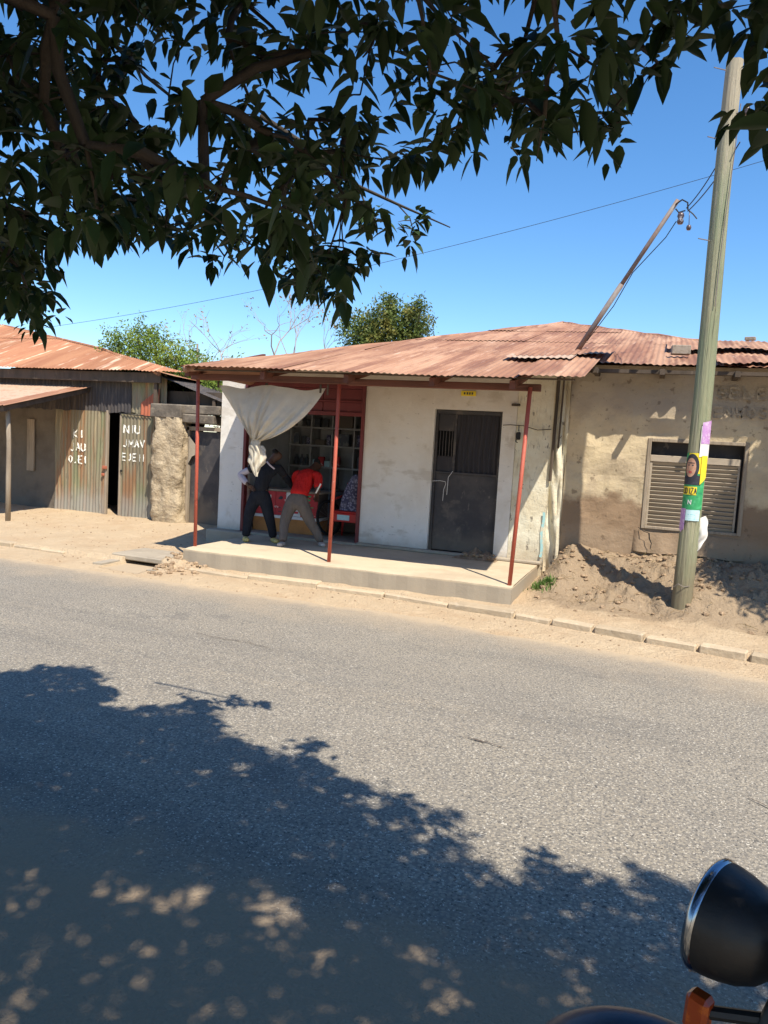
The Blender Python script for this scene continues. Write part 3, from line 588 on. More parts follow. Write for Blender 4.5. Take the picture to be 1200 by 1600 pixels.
# door
D = empty('door', tuple(ORIG['shop_building'])); D.location = (0, 0, 0); D.parent = B; ORIG['door'] = ORIG['shop_building'].copy()
D['label'] = 'dark metal door with a cloth lined grille'
MB().bbox(-3.065, -3.03, 10.66, 10.72, .34, 2.355, .004).bbox(-2.14, -2.105, 10.66, 10.72, .34, 2.355, .004).bbox(-3.03, -2.14, 10.66, 10.72, 2.30, 2.355, .004).bbox(-2.79, -2.755, 10.67, 10.71, 1.48, 2.30, .003).bbox(-3.03, -2.14, 10.665, 10.715, 1.45, 1.48, .003).build('frame', m_door, D)
MB().bbox(-3.03, -2.14, 10.69, 10.72, .345, 1.449, .004).build('lower_panel', m_door, D)
MB().bbox(-3.028, -2.792, 10.69, 10.71, 2.06, 2.298, .003).build('panel', m_door, D)
MB().bbox(-3.028, -2.792, 10.69, 10.71, 1.482, 1.70, .003).build('panel', m_doorc, D)
for i in range(5): MB().tube([(-2.995+.045*i, 10.69, 1.70), (-2.995+.045*i+.008*math.sin(i*3), 10.685, 1.9), (-2.995+.045*i, 10.69, 2.06)], .006, 5).build('grille_bar', m_door, D)
mb = MB(); mb.grid(lambda u, v: (-2.753+.611*u, 10.70+.016*math.sin(u*52+1.2*math.sin(v*5))*(.5+.5*(1-v))+.006*math.sin(u*23+v*4), 1.482+.815*v), 90, 10); mb.build('grille_cloth', m_doorc, D, smooth=True)
MB().box(-3.3, -1.9, 10.83, 10.85, .2, 2.5).build('backing', m_black, D)
MB().tube([(-3.09, 10.60, 1.33), (-2.95, 10.655, 1.345), (-2.87, 10.655, 1.335), (-2.86, 10.65, 1.30), (-2.885, 10.65, 1.22), (-2.89, 10.65, 1.06)], .004, 5).tube([(-2.77, 10.655, 1.49), (-2.83, 10.655, 1.40), (-2.835, 10.65, 1.15)], .0045, 5).build('string', m_stringw, D)
# mound of rubble at the door foot
mb = MB(); mb.grid(lambda u, v: (-2.62+.62*u, 10.30+.38*v, .303+.10*math.sin(math.pi*min(1, u*1.05))*v*(1+.3*math.sin(u*19))+.008*math.sin(u*50)*v), 24, 8); mb.build('threshold_rubble', m_soil, B)
mb = MB(); rr_ = rg
for i in range(26): clod(mb, rg.uniform(-2.5, -2.02), rg.uniform(10.33, 10.55), .32+rg.uniform(0, .05), rg.choice([.012, .02, .03]))
mb.build('threshold_clod', m_soil, B).__setitem__('kind', 'stuff')

# louvred window
W = empty('window', tuple(ORIG['shop_building'])); W.location = (0, 0, 0); W.parent = B; ORIG['window'] = ORIG['shop_building'].copy()
mb = MB(); a, b, c, d = WN; t_ = .045
mb.bbox(a, a+t_, 10.585, 10.69, c, d, .005).bbox(b-t_, b, 10.585, 10.69, c, d, .005).bbox(a+t_, b-t_, 10.585, 10.69, d-t_, d, .005).bbox(a+t_, b-t_, 10.585, 10.69, c, c+t_*.8, .005)
mb.build('frame', m_greyw, W)
MB().bbox(a+t_, b-t_-.03, 10.63, 10.67, 1.80, 1.885, .004).build('rail', m_slat, W)
MB().bbox(a+t_, a+t_+.03, 10.64, 10.69, c+.04, 1.80, .003).build('stile', m_slat, W); MB().bbox(b-t_-.055, b-t_-.03, 10.64, 10.69, c+.04, 1.80, .003).build('stile', m_slat, W)
ns = 16
for i in range(ns):
    z = c+.065+(1.785-c-.065)*(i+.0)/(ns-1)-.012
    Mx = Matrix.Translation(((a+b)/2-.035, 10.665, z)) @ Matrix.Rotation(random.uniform(-.006, .006), 4, 'Y') @ Matrix.Rotation(R(-52), 4, 'X')
    MB().box(-(b-a)/2+.075, (b-a)/2-.045, -.028, .028, -.0045, .0045, Mx).build('slat', m_slat, W)
MB().box(a+.001, b-.001, 10.80, 10.815, c, d).build('dark_backing', m_door, W)
# sill remains under the window
MB().grid(lambda u, v: (-.26+1.38*u, WY-.075*math.sin(math.pi*u)**.3*(1-v*.5)-.01*math.sin(u*31), .62+.27*v-.012*math.sin(u*9)), 40, 8).build('eroded_sill', m_mud, B, smooth=True)
# cracks as thin recessed-looking strips of dark gap
def crack(pts, w_=.006, nm='crack'):
    mb = MB(); n = len(pts); vs = []
    for i, (x, z) in enumerate(pts):
        q = w_*(1-abs(2*i/(n-1)-1)*.6)*random.uniform(.7, 1.3); vs += [(x-q, WY-.09 if z < .9 else WY-.032, z-q*.3), (x+q, WY-.09 if z < .9 else WY-.032, z+q*.3)]
    mb.add(vs, [(2*i, 2*i+1, 2*i+3, 2*i+2) for i in range(n-1)]); return mb.build(nm, m_black, B)
crack([(-.20, .93), (-.12, .885), (-.06, .87), (-.05, .8), (-.02, .74), (-.03, .66)], .010)

# faded lettering on the mud wall (stroke letters)
STROKES = {'A': [[(0, 0), (.5, 1), (1, 0)], [(.2, .4), (.8, .4)]], 'B': [[(0, 0), (0, 1), (.8, .9), (.8, .6), (0, .5), (.9, .4), (.9, .1), (0, 0)]], 'D': [[(0, 0), (0, 1), (.7, .85), (.9, .5), (.7, .15), (0, 0)]],
 'E': [[(1, 1), (0, 1), (0, 0), (1, 0)], [(0, .5), (.8, .5)]], 'H': [[(0, 0), (0, 1)], [(1, 0), (1, 1)], [(0, .5), (1, .5)]], 'I': [[(.5, 0), (.5, 1)]], 'J': [[(.8, 1), (.8, .2), (.5, 0), (.1, .15)]], 'K': [[(0, 0), (0, 1)], [(1, 1), (0, .45), (1, 0)]],
 'L': [[(0, 1), (0, 0), (.9, 0)]], 'M': [[(0, 0), (0, 1), (.5, .35), (1, 1), (1, 0)]], 'N': [[(0, 0), (0, 1), (1, 0), (1, 1)]], 'O': [[(.5, 0), (.05, .3), (.05, .7), (.5, 1), (.95, .7), (.95, .3), (.5, 0)]], 'S': [[(.95, .85), (.5, 1), (.1, .8), (.2, .55), (.85, .42), (.9, .15), (.5, 0), (.05, .15)]],
 'U': [[(0, 1), (0, .2), (.5, 0), (1, .2), (1, 1)]], 'V': [[(0, 1), (.5, 0), (1, 1)]], 'W': [[(0, 1), (.25, 0), (.5, .7), (.75, 0), (1, 1)]], 'Y': [[(0, 1), (.5, .5), (1, 1)], [(.5, .5), (.5, 0)]], 'Z': [[(0, 1), (1, 1), (0, 0), (1, 0)]], ' ': [], '.': [[(.4, .0), (.5, .08)]]}
def lettering(mb, text, x0, z0, w_, h_, gap, surf, th, skew=0.0, shake=.16):
    x = x0
    for ch in text:
        for st in STROKES[ch]:
            pts = []
            for (p, q) in zip(st[:-1], st[1:]):
                for k in range(8): pts.append((p[0]+(q[0]-p[0])*k/8, p[1]+(q[1]-p[1])*k/8))
            pts.append(st[-1])
            P = [(x+px*w_+random.uniform(-1, 1)*shake*w_*.3, z0+pz*h_+(x-x0)*skew+random.uniform(-1, 1)*shake*h_*.3) for px, pz in pts]
            vs = []
            for i, p in enumerate(P):
                a_ = P[max(0, i-1)]; b_ = P[min(len(P)-1, i+1)]; dx, dz = b_[0]-a_[0], b_[1]-a_[1]; l = math.hypot(dx, dz) or 1; q = th*random.uniform(.75, 1.2)
                for s in (-1, -.33, .33, 1): 
                    X_ = p[0]-dz/l*q*s; Z_ = p[1]+dx/l*q*s; vs.append((X_, surf(X_, Z_), Z_))
            mb.add(vs, [(4*i+k, 4*i+k+1, 4*i+5+k, 4*i+4+k) for i in range(len(P)-1) for k in range(3)])
        x += w_+gap if ch != 'I' else w_*.6+gap
mb = MB(); sf = lambda x, z: WY-.034
lettering(mb, 'SELE', .60, 2.64, .10, .13, .055, sf, .012); mb.build('faded_lettering', m_faint, B); mb = MB(); lettering(mb, 'ENWOS', .58, 2.40, .085, .13, .045, sf, .010)
mb.build('faded_lettering', m_faint, B)

# items on the wall
mb = MB(); mb.bbox(-2.70, -2.49, WY-.035, WY-.018, 2.555, 2.625, .003)
sg = mb.build('number_plate', m_yp, None, label='small yellow enamel sign above the dark door', cat='sign', origin=(-2.6, WY, 2.55))
mb = MB()
for k, x in enumerate((-2.66, -2.62, -2.585, -2.55)): mb.box(x, x+.022, WY-.038, WY-.0355, 2.575, 2.607)
mb.build('sign_mark', m_dark_print, sg)
ml_ = empty('electric_fitting', (-1.85, WY, 2.0), 'black cable loop and fitting on the whitewashed wall beside the door', 'electrical fitting')
MB().tube([(-2.08, WY-.03, 2.175), (-1.98, WY-.03, 2.185), (-1.80, WY-.035, 2.18), (-1.6, WY-.04, 2.13), (-1.42, WY-.03, 2.15)], .005, 5).tube([(-1.86, WY-.03, 2.18), (-1.855, WY-.035, 2.10)], .006, 5).build('cable', m_cable, ml_)
MB().bbox(-1.885, -1.825, WY-.07, WY-.02, 1.985, 2.09, .012).tube([(-1.87, WY-.05, 2.0), (-1.885, WY-.05, 1.965), (-1.86, WY-.05, 1.945)], .008, 6).build('fitting', m_cable, ml_)
mb = MB(); mb.bbox(-1.98, -1.86, WY-.05, WY-.02, 2.44, 2.475, .008); mb.build('wall_bracket', m_timber, None, label='small rusty bracket high on the white wall near the right post', cat='bracket', origin=(-1.9, WY, 2.45))

# ------------------------------------------------------------------ curtain
def qb(a, b, c, t): return a*(1-t)**2+b*2*t*(1-t)+c*t*t
ct = empty('shop_curtain', (-4.9, 9.0, 2.5), 'off-white cloth curtain hung across the porch and tied into a knot', 'curtain')
def cur(u, v):
    tx = -5.62+1.56*u; tz = 2.475+.035*math.exp(-((u-.5)/.13)**2)+.02*abs(math.sin(u*math.pi*2.0))*-1+.01*math.sin(u*21)
    T = Vector((tx, 8.99, tz))
    if u <= .5: Cc = Vector((-5.34, 8.97, 2.10)).lerp(Vector((-4.98, 8.90, 2.05)), u/.5)
    else: Cc = Vector((-4.98, 8.90, 2.05)).lerp(Vector((-4.36, 8.96, 1.90)), (u-.5)/.5)
    K = Vector((-5.09+.13*u, 9.0-.05*math.sin(u*math.pi), 1.775+.01*math.sin(u*12)))
    p = qb(T, Cc, K, v)
    fold = (v**1.4)*(1-v*.45)
    p.y += -.085*math.sin(math.pi*u)**.7*math.sin(math.pi*v)*(.4+.6*(u < .55)*1.0) + .045*math.sin(u*34+2.5*math.sin(v*3))*fold+.022*math.sin(u*71+v*5)*fold+.012*math.sin(u*19-v*14)*math.sin(v*9+u*5)*v+.010*math.sin(u*9+v*31)*v*(1-v)
    # central seam crease
    p.y += .05*math.exp(-((u-.49)/.022)**2)*math.sin(math.pi*min(1, v*1.15))
    # heavy roll along the right hem
    hem = math.exp(-((u-.95)/.05)**2); p.y += -.05*hem*math.sin(math.pi*v)
    p.z += .008*math.sin(u*27+v*4)*fold
    return p
MB().grid(cur, 110, 46).build('drape', m_cloth, ct, smooth=True)
mb = MB(); mb.grid(lambda u, v: (lambda a: (-5.025+(.062+.012*math.sin(a*3+v*5))*math.cos(a), 8.99+(.05+.010*math.sin(a*4))*math.sin(a), 1.80-.10*v+.012*math.sin(a*2+v*6)))(2*math.pi*u), 24, 8); mb.build('knot', m_cloth, ct, smooth=True)
def tail(u, v):
    a = 2*math.pi*u; r_ = (.066+.030*math.sin(v*3.0+.4))*(1-max(0, v-.55)*1.9)+.003
    r_ *= 1+.24*math.sin(a*5+v*7)+.15*math.sin(a*9-v*9)
    return (-5.03+.05*v+.02*math.sin(v*6)+r_*math.cos(a), 8.99+.02*math.sin(v*5)+r_*.8*math.sin(a), 1.71-.41*v)
MB().grid(tail, 40, 22).build('hanging_tail', m_cloth, ct, smooth=True)

# ------------------------------------------------------------------ skinned figures
def skin_mesh(name, verts, edges, rads, mt, parent, subd=2, root=0, smooth=True):
    me = bpy.data.meshes.new(name); me.from_pydata([tuple(v) for v in verts], edges, [])
    o = bpy.data.objects.new(name, me); col.objects.link(o)
    sk = o.modifiers.new('s', 'SKIN'); sk.use_smooth_shade = smooth
    ly = me.skin_vertices[0] if len(me.skin_vertices) else None
    for i, r_ in enumerate(rads):
        r_ = r_ if hasattr(r_, '__len__') else (r_, r_); ly.data[i].radius = r_; ly.data[i].use_root = (i == root)
    sb_ = o.modifiers.new('u', 'SUBSURF'); sb_.levels = subd; sb_.render_levels = subd
    dg = bpy.context.evaluated_depsgraph_get(); ev = o.evaluated_get(dg)
    nm = bpy.data.meshes.new_from_object(ev, depsgraph=dg)
    o.modifiers.clear(); old = o.data; o.data = nm; bpy.data.meshes.remove(old)
    nm.materials.clear(); nm.materials.append(mt)
    nm.polygons.foreach_set('use_smooth', [True]*len(nm.polygons))
    org = ORIG[parent.name]; nm.transform(Matrix.Translation(-org)); o.parent = parent; register(o, org); o.name = name
    return o
def chain(V, E, Rr, start, pts, rads):
    prev = start
    for p, r_ in zip(pts, rads):
        V.append(p); Rr.append(r_); E.append((prev, len(V)-1)); prev = len(V)-1
    return prev
def hand(V, E, Rr, wrist, p, d, side, s=1.0):
    p = Vector(p); d = Vector(d).normalized(); side = Vector(side).normalized()
    palm = chain(V, E, Rr, wrist, [p+d*.05*s], [(.030*s, .018*s)])
    for k, (o_, l) in enumerate(((-.030, .062), (-.010, .075), (.010, .072), (.028, .058))):
        a = p+d*.075*s+side*o_*s; nrm = d.cross(side)
        chain(V, E, Rr, palm, [a, a+d*l*.5*s+nrm*.012, a+d*l*.85*s+nrm*.035], [.0095*s, .0085*s, .0075*s])
    a = p+d*.03*s-side*.04*s; chain(V, E, Rr, wrist, [a, a+d*.035*s-side*.015], [.011*s, .009*s])
def person(loc, label, J, pants_mt, shirt_mt, long_sleeve, shoe_mt, collar=None, lean=None):
    P = empty('person', loc, label, 'person')
    V = []; E_ = []; Rr = []
    def add(p, r_): V.append(Vector(p)); Rr.append(r_); return len(V)-1
    pel = add(J['pelvis'], (.135, .105)); ch = chain(V, E_, Rr, pel, [J['waist'], J['chest'], J['upchest']], [(.115, .09), (.135, .10), (.10, .075)])
    nk = chain(V, E_, Rr, ch, [J['neck']], [.052])
    h = Vector(J['head']); n_ = Vector(J['neck']); up = (h-n_).normalized()
    hd = chain(V, E_, Rr, nk, [h-up*.055+Vector(J['face'])*.02, h, h+up*.07], [(.058, .066), (.078, .092), (.060, .072)])
    fc = Vector(J['face']); chain(V, E_, Rr, hd-1, [h+fc*.098-up*.02], [.016])
    for s in ('L', 'R'):
        w_ = chain(V, E_, Rr, ch, [J['sh'+s], J['el'+s], J['wr'+s]], [.052, .040, .027])
        d = Vector(J['ha'+s]); hand(V, E_, Rr, w_, Vector(J['wr'+s]), d, Vector((1, 0, 0)) if abs(d.x) < .7 else Vector((0, 0, 1)))
        f_ = chain(V, E_, Rr, pel, [J['hip'+s], J['kn'+s], J['an'+s]], [.085, .058, .038])
        a = Vector(J['an'+s]); t_ = Vector(J['toe'+s]); chain(V, E_, Rr, f_, [a+Vector((0, 0, -.045)), a.lerp(t_, .6)+Vector((0, 0, -.035)), t_], [.036, (.036, .026), (.030, .018)])
    skin_mesh('body', V, E_, Rr, m_skin, P)
    # trousers
    V = []; E_ = []; Rr = []
    pel = add(J['pelvis'], (.150, .120)); chain(V, E_, Rr, pel, [Vector(J['pelvis']).lerp(Vector(J['waist']), .75)], [(.140, .110)])
    for s in ('L', 'R'):
        a = Vector(J['an'+s]); kn = Vector(J['kn'+s]); hp = Vector(J['hip'+s])
        chain(V, E_, Rr, pel, [hp, hp.lerp(kn, .5)+Vector((0, -.01, 0)), kn, kn.lerp(a, .55)+Vector((0, .01, 0)), a+Vector((0, 0, -.035))], [.104, .094, .078, .068, .062])
    skin_mesh('trousers', V, E_, Rr, pants_mt, P)
    V = []; E_ = []; Rr = []
    w0 = add(Vector(J['pelvis']).lerp(Vector(J['waist']), .05), (.158, .128)); ch = chain(V, E_, Rr, w0, [J['waist'], J['chest'], J['upchest']], [(.142, .112), (.158, .118), (.12, .088)])
    chain(V, E_, Rr, ch, [Vector(J['upchest']).lerp(Vector(J['neck']), .55)], [.064])
    for s in ('L', 'R'):
        sh, el, wr = Vector(J['sh'+s]), Vector(J['el'+s]), Vector(J['wr'+s])
        if long_sleeve: chain(V, E_, Rr, ch, [sh, sh.lerp(el, .5)], [.07, .06])
        else: chain(V, E_, Rr, ch, [sh, sh.lerp(el, .55), sh.lerp(el, .82)], [.074, .066, .062])
    skin_mesh('shirt', V, E_, Rr, shirt_mt, P)
    if long_sleeve:
        for s in ('L', 'R'):
            V = []; E_ = []; Rr = []; sh, el, wr = Vector(J['sh'+s]), Vector(J['el'+s]), Vector(J['wr'+s])
            a = add(sh.lerp(el, .35), .055); chain(V, E_, Rr, a, [el, el.lerp(wr, .5), wr.lerp(el, .08)], [.056, .050, .040]); skin_mesh('sleeve', V, E_, Rr, m_lav if s == 'L' else shirt_mt, P)
    # hair cap, ears
    V = []; E_ = []; Rr = []
    b_ = -fc
    a = add(h+b_*.035-up*.01, (.070, .076)); chain(V, E_, Rr, a, [h+b_*.018+up*.075], [(.060, .068)]); skin_mesh('hair', V, E_, Rr, m_hair, P)
    for s in ('L', 'R'):
        V = []; E_ = []; Rr = []; a_ = Vector(J['an'+s])+Vector((0, 0, -.058)); t_ = Vector(J['toe'+s])+Vector((0, 0, -.003)); bk = (a_-t_).normalized()
        a = add(a_+bk*.045, (.044, .038)); chain(V, E_, Rr, a, [a_.lerp(t_, .55), t_+(t_-a_).normalized()*.03], [(.054, .038), (.046, .028)]); skin_mesh('shoe', V, E_, Rr, shoe_mt, P)
    return P
fl = .305
PA = person((-5.42, 9.9, fl), 'person in black clothes and yellow shoes, hand on hip beside the knotted curtain', dict(
    pelvis=(-5.47, 9.97, 1.02-.03), waist=(-5.46, 9.98, 1.12), chest=(-5.43, 10.0, 1.27), upchest=(-5.39, 10.03, 1.40), neck=(-5.36, 10.06, 1.48), head=(-5.31, 10.11, 1.575), face=Vector((.75, .62, -.25)).normalized(),
    shL=(-5.56, 9.99, 1.39), elL=(-5.80, 9.93, 1.25), wrL=(-5.62, 9.86, 1.12), haL=(.9, .1, -.5), shR=(-5.24, 10.08, 1.38), elR=(-5.14, 10.28, 1.16), wrR=(-5.10, 10.50, 1.02), haR=(.2, .9, -.2),
    hipL=(-5.56, 9.95, .90), knL=(-5.60, 9.88, .63), anL=(-5.62, 9.86, .385), toeL=(-5.51, 9.69, .335), hipR=(-5.38, 9.99, .90), knR=(-5.30, 9.98, .63), anR=(-5.25, 10.02, .385), toeR=(-5.10, 9.86, .335)),
    m_blackc, m_blackc, True, m_yel)
MB().tube([(-5.36, 9.93, 1.47), (-5.30, 9.92, 1.42), (-5.24, 9.95, 1.37)], .012, 6).build('collar', m_lav, PA)
PBn = person((-4.85, 9.95, fl), 'person in red short sleeved shirt and grey trousers, leaning into the shop', dict(
    pelvis=(-4.89, 10.02, .97), waist=(-4.89, 10.10, 1.07), chest=(-4.88, 10.20, 1.20), upchest=(-4.87, 10.31, 1.31), neck=(-4.86, 10.41, 1.385), head=(-4.84, 10.53, 1.46), face=Vector((.1, .9, -.4)).normalized(),
    shL=(-5.05, 10.28, 1.30), elL=(-5.13, 10.36, 1.07), wrL=(-5.06, 10.55, .98), haL=(.1, 1, -.1), shR=(-4.69, 10.28, 1.30), elR=(-4.63, 10.14, 1.08), wrR=(-4.72, 10.30, .96), haR=(-.3, .9, -.2),
    hipL=(-4.99, 10.02, .88), knL=(-5.02, 9.90, .60), anL=(-4.95, 9.74, .385), toeL=(-4.93, 9.62, .33), hipR=(-4.80, 10.03, .88), knR=(-4.68, 10.06, .63), anR=(-4.53, 10.13, .385), toeR=(-4.45, 10.02, .33)),
    m_trou, m_redc, False, m_sole)
MB().tube([(-4.64, 10.11, 1.06), (-4.60, 10.09, 1.12), (-4.56, 10.09, 1.20)], .012, 6).build('folded_paper', m_paper, PBn)

# ------------------------------------------------------------------ things inside the shop
c_ = empty('shop_counter', (-5.5, 10.9, .335), 'shop counter faced with red printed boards above an orange base', 'counter')
MB().bbox(-6.07, -4.93, 10.86, 11.25, .335, .555, .006).build('base', m_orange, c_)
MB().bbox(-6.08, -4.92, 10.85, 11.26, .555, .60, .004).build('ledge', m_paper, c_)
MB().bbox(-6.06, -4.94, 10.88, 11.24, .60, .98, .004).build('cabinet', m_timber, c_)
for i, (a, b) in enumerate(((-6.05, -5.68), (-5.675, -5.50), (-5.495, -5.24), (-5.235, -4.95))):
    p = MB().bbox(a, b, 10.866, 10.879, .605, .975, .002).build('poster_board', m_poster if i != 2 else m_paper, c_)
    mb = MB()
    for q in range(7):
        x = random.uniform(a+.02, b-.09); z = random.uniform(.64, .93); mb.box(x, x+random.uniform(.03, .08), 10.862-.0005*q, 10.8655-.0005*q, z, z+random.uniform(.008, .03))
    mb.build('print_block', [m_paper, m_dark_print, m_poster, m_gp][i], p)
MB().bbox(-6.1, -4.9, 10.84, 11.28, .981, 1.01, .005).build('counter_top', m_greyw, c_)
sh_ = empty('wall_shelf', (-5.6, 12.8, .34), 'grid of pale shelves along the back wall of the shop', 'shelf')
for z in (.90, 1.32, 1.70, 2.02, 2.36, 2.66): MB().box(-6.36, -4.4, 12.55, 12.94, z, z+.03).build('shelf_board', m_shelf, sh_)
for x in (-6.34, -5.93, -5.52, -5.10, -4.72, -4.42): MB().box(x, x+.03, 12.56, 12.93, .34, 2.70).build('upright', m_shelf, sh_)
def stuff_item(kind, x, y, z, h, w_, lab, grp, mt, bottle=False):
    mb = MB()
    if bottle: mb.lathe([(0, 0), (w_*.5, 0), (w_*.5, h*.62), (w_*.2, h*.78), (w_*.2, h), (0, h)], 10, Matrix.Translation((x, y, z)))
    else: mb.bbox(x-w_/2, x+w_/2, y-w_*.3, y+w_*.3, z, z+h, .006)
    return mb.build(kind, mt, None, smooth=bottle, label=lab, cat='goods', group=grp, origin=(x, y, z))
stuff_item('radio', -5.27, 12.65, 2.051, .24, .28, 'dark box on the upper shelf behind the middle red post', None, m_door)
stuff_item('carton', -5.30, 12.65, 1.731, .22, .22, 'grey carton on the shelf below the dark box', None, m_goods)
stuff_item('carton', -4.90, 12.65, 1.731, .20, .16, 'dark carton at the right end of the middle shelf', None, m_goods)
for i, x in enumerate((-6.22, -6.12, -6.02)): stuff_item('bottle', x, 12.65, 1.351, .2, .075, ['leftmost', 'middle', 'rightmost'][i]+' of three dim bottles on the shelf at the left end of the shop', 'bottles on the back shelf', m_goods, True)
stuff_item('bowl_pile', -5.75, 12.65, 1.731, .10, .20, 'dark low pile on the shelf above the red shirt', None, m_door)
ordn = ['first', 'second', 'third', 'fourth', 'fifth', 'sixth', 'seventh']
for zz, nm, xs_ in ((1.731, 'middle', (-6.25, -6.1, -5.98, -5.62, -5.05)), (1.351, 'lower', (-5.86, -5.74, -5.62, -5.42, -5.0, -4.85, -4.62)), (2.051, 'upper', (-6.2, -6.02, -5.85, -5.68, -4.95, -4.8))):
    for i, x in enumerate(xs_):
        stuff_item('packet', x, 12.68, zz, random.uniform(.10, .22), random.uniform(.07, .13), ordn[i]+' packet from the left on the %s shelf at the back of the shop' % nm, 'packets on the back shelves', random.choice([m_goods, m_poster, m_paper, m_orange, m_blueprint, m_teal]))
# dark appliance and wheel shapes at right inside
mb = MB(); mb.bbox(-4.98, -4.35, 11.55, 11.95, .34, 1.0, .02); ap = mb.build('display_case', m_door, None, label='dark display case standing behind the red plastic chair', cat='cabinet', origin=(-4.7, 11.7, .34))
bw = empty('bicycle_wheel', (-4.78, 11.0, .6), 'dark wheel leaning beside the red plastic chair', 'wheel')
Mw = Matrix.Translation((-4.80, 11.0, .62)) @ Matrix.Rotation(R(80), 4, 'Y') @ Matrix.Rotation(R(20), 4, 'X')
def torus(mb, Mx, Rm, r_, n=40, k=8):
    mb.grid(lambda u, v: tuple(Mx @ Vector(((Rm+r_*math.cos(2*math.pi*v))*math.cos(2*math.pi*u), (Rm+r_*math.cos(2*math.pi*v))*math.sin(2*math.pi*u), r_*math.sin(2*math.pi*v)))), n, k); return mb
torus(MB(), Mw, .26, .022).build('tyre', m_rubber, bw, smooth=True)
mb = MB()
for k in range(16):
    a = 2*math.pi*k/16; mb.tube([Mw @ Vector((.02*math.cos(a), .02*math.sin(a), 0)), Mw @ Vector((.245*math.cos(a+.2), .245*math.sin(a+.2), 0))], .0025, 4)
mb.build('spokes', m_steel, bw)
# red plastic chair (seen from the street, back to the wall side)
ch_ = empty('plastic_chair', (-4.42, 10.95, .335), 'red plastic chair just inside the shop opening on the right', 'chair')
for sx in (-1, 1):
    for sy in (-1, 1):
        x = -4.43+sx*.20; y = 10.98+sy*.19; MB().tube([(x+sx*.025, y+sy*.03, .337), (x, y, .74)], [.016, .026], 8).build('leg', m_red, ch_, smooth=True)
MB().bbox(-4.67, -4.19, 10.76, 11.20, .735, .765, .012).bbox(-4.66, -4.20, 10.755, 10.78, .60, .735, .01).build('seat', m_red, ch_)
MB().grid(lambda u, v: (-4.64+.42*u, 11.20+.08*v-.04*math.sin(math.pi*u), .77+.40*v), 12, 8).build('backrest', m_red, ch_, smooth=True)
for sx in (-1, 1): MB().tube([(-4.43+sx*.225, 10.80, .76), (-4.43+sx*.235, 10.82, .93), (-4.43+sx*.23, 11.0, .95), (-4.43+sx*.21, 11.22, .98)], .018, 8).build('armrest', m_red, ch_, smooth=True)
mb = MB(); mb.box(-4.56, -4.36, 10.748, 10.754, .63, .71); mb.build('sticker', m_teal, ch_)
sitr = empty('clothes_bundle', (-4.42, 11.0, .77), 'pale patterned cloth bundle piled on the red chair', 'cloth')
mb = MB(); mb.grid(lambda u, v: (lambda a, r_: (-4.42+.04*v+r_*math.cos(a), 11.0+r_*.7*math.sin(a), .77+.56*v))(2*math.pi*u, (.20*(1-v)**.55+.015)*(1+.10*math.sin(2*math.pi*u*5+v*6))), 30, 16); mb.build('bundle', m_blueprint, sitr, smooth=True)

# ------------------------------------------------------------------ left shack
SY = 11.8
K_ = empty('corrugated_shack', (-9.6, SY, 0), 'patched corrugated iron shack with rusty door leaves and white painted letters', 'building')
LT = .076
def tin_y(x, amp=.009, y=SY): return y-amp*math.sin(2*math.pi*x/LT)
def tin(name, x0, x1, z0, z1, mt, parent, y=SY, jag=.03, tilt=0, amp=.009, tp=None):
    n = int((x1-x0)/LT*6); vs = []; js = random.random()*9
    rows = 6
    for j in range(rows+1):
        for i in range(n+1):
            x = x0+(x1-x0)*i/n; zb = z0+(jag*(math.sin(x*13+js)+.5*math.sin(x*37+js)) if j == 0 else 0); zt = z1 if tp is None else tp(x); z = zb+(zt-zb)*j/rows
            vs.append((x+tilt*(z-z0), tin_y(x, amp, y)+.012*math.sin(z*3+js), z))
    mb = MB(); mb.add(vs, [(j*(n+1)+i, j*(n+1)+i+1, (j+1)*(n+1)+i+1, (j+1)*(n+1)+i) for j in range(rows) for i in range(n)])
    return mb.build(name, mt, parent, smooth=True)
for a, b in ((-10.95, -10.42), (-10.44, -9.92)): tin('wall_sheet', a, b, .10, 2.12, m_tin, K_, jag=.03)
tin('door_leaf', -9.96, -9.73, .12, 2.12, m_tin, K_, y=SY-.012, jag=.01).__setitem__('label', 'rust streaked door leaf left of the gap')
tin('door_leaf', -9.40, -8.66, .12, 2.10, m_tin, K_, y=SY-.03, jag=.015).__setitem__('label', 'wide door leaf with white painted letters')
MB().bbox(-9.745, -9.70, SY-.04, SY+.02, .12, 2.14, .004).build('door_post', m_greyw, K_); MB().bbox(-9.42, -9.385, SY-.05, SY+.02, .12, 2.08, .004).build('door_post', m_greyw, K_)
MB().box(-13.5, -8.6, 13.2, 13.25, -.1, 3.0).box(-9.72, -9.38, SY+.3, SY+.32, 0, 2.3).build('dark_inside', m_black, K_)
for a, b in ((-13.4, -12.2), (-12.22, -11.4), (-11.42, -10.6), (-10.62, -9.9), (-9.92, -9.2), (-9.22, -8.45)):
    t = tin('upper_sheet', a, b, 2.11, 2.84, m_darktin if b < -9 else m_tin, K_, y=SY-.008, jag=.012)
tin('patch_sheet', -8.98, -8.58, 2.08, 2.50, m_tinred, K_, y=SY-.035, jag=.01, tp=lambda x: 2.30+.28*(x+8.98)/.4).__setitem__('label', 'red rusted patch above the door')
MB().tube([(-9.42, SY-.06, 2.10), (-9.0, SY-.06, 2.075), (-8.64, SY-.05, 2.06), (-8.55, SY-.10, 2.17)], .009, 5).build('binding_wire', m_cable, K_)
MB().bbox(-9.78, -9.68, SY-.075, SY-.04, 1.05, 1.11, .008).bbox(-9.80, -9.74, SY-.07, SY-.035, .92, .97, .008).build('hasp', m_tinred, K_)
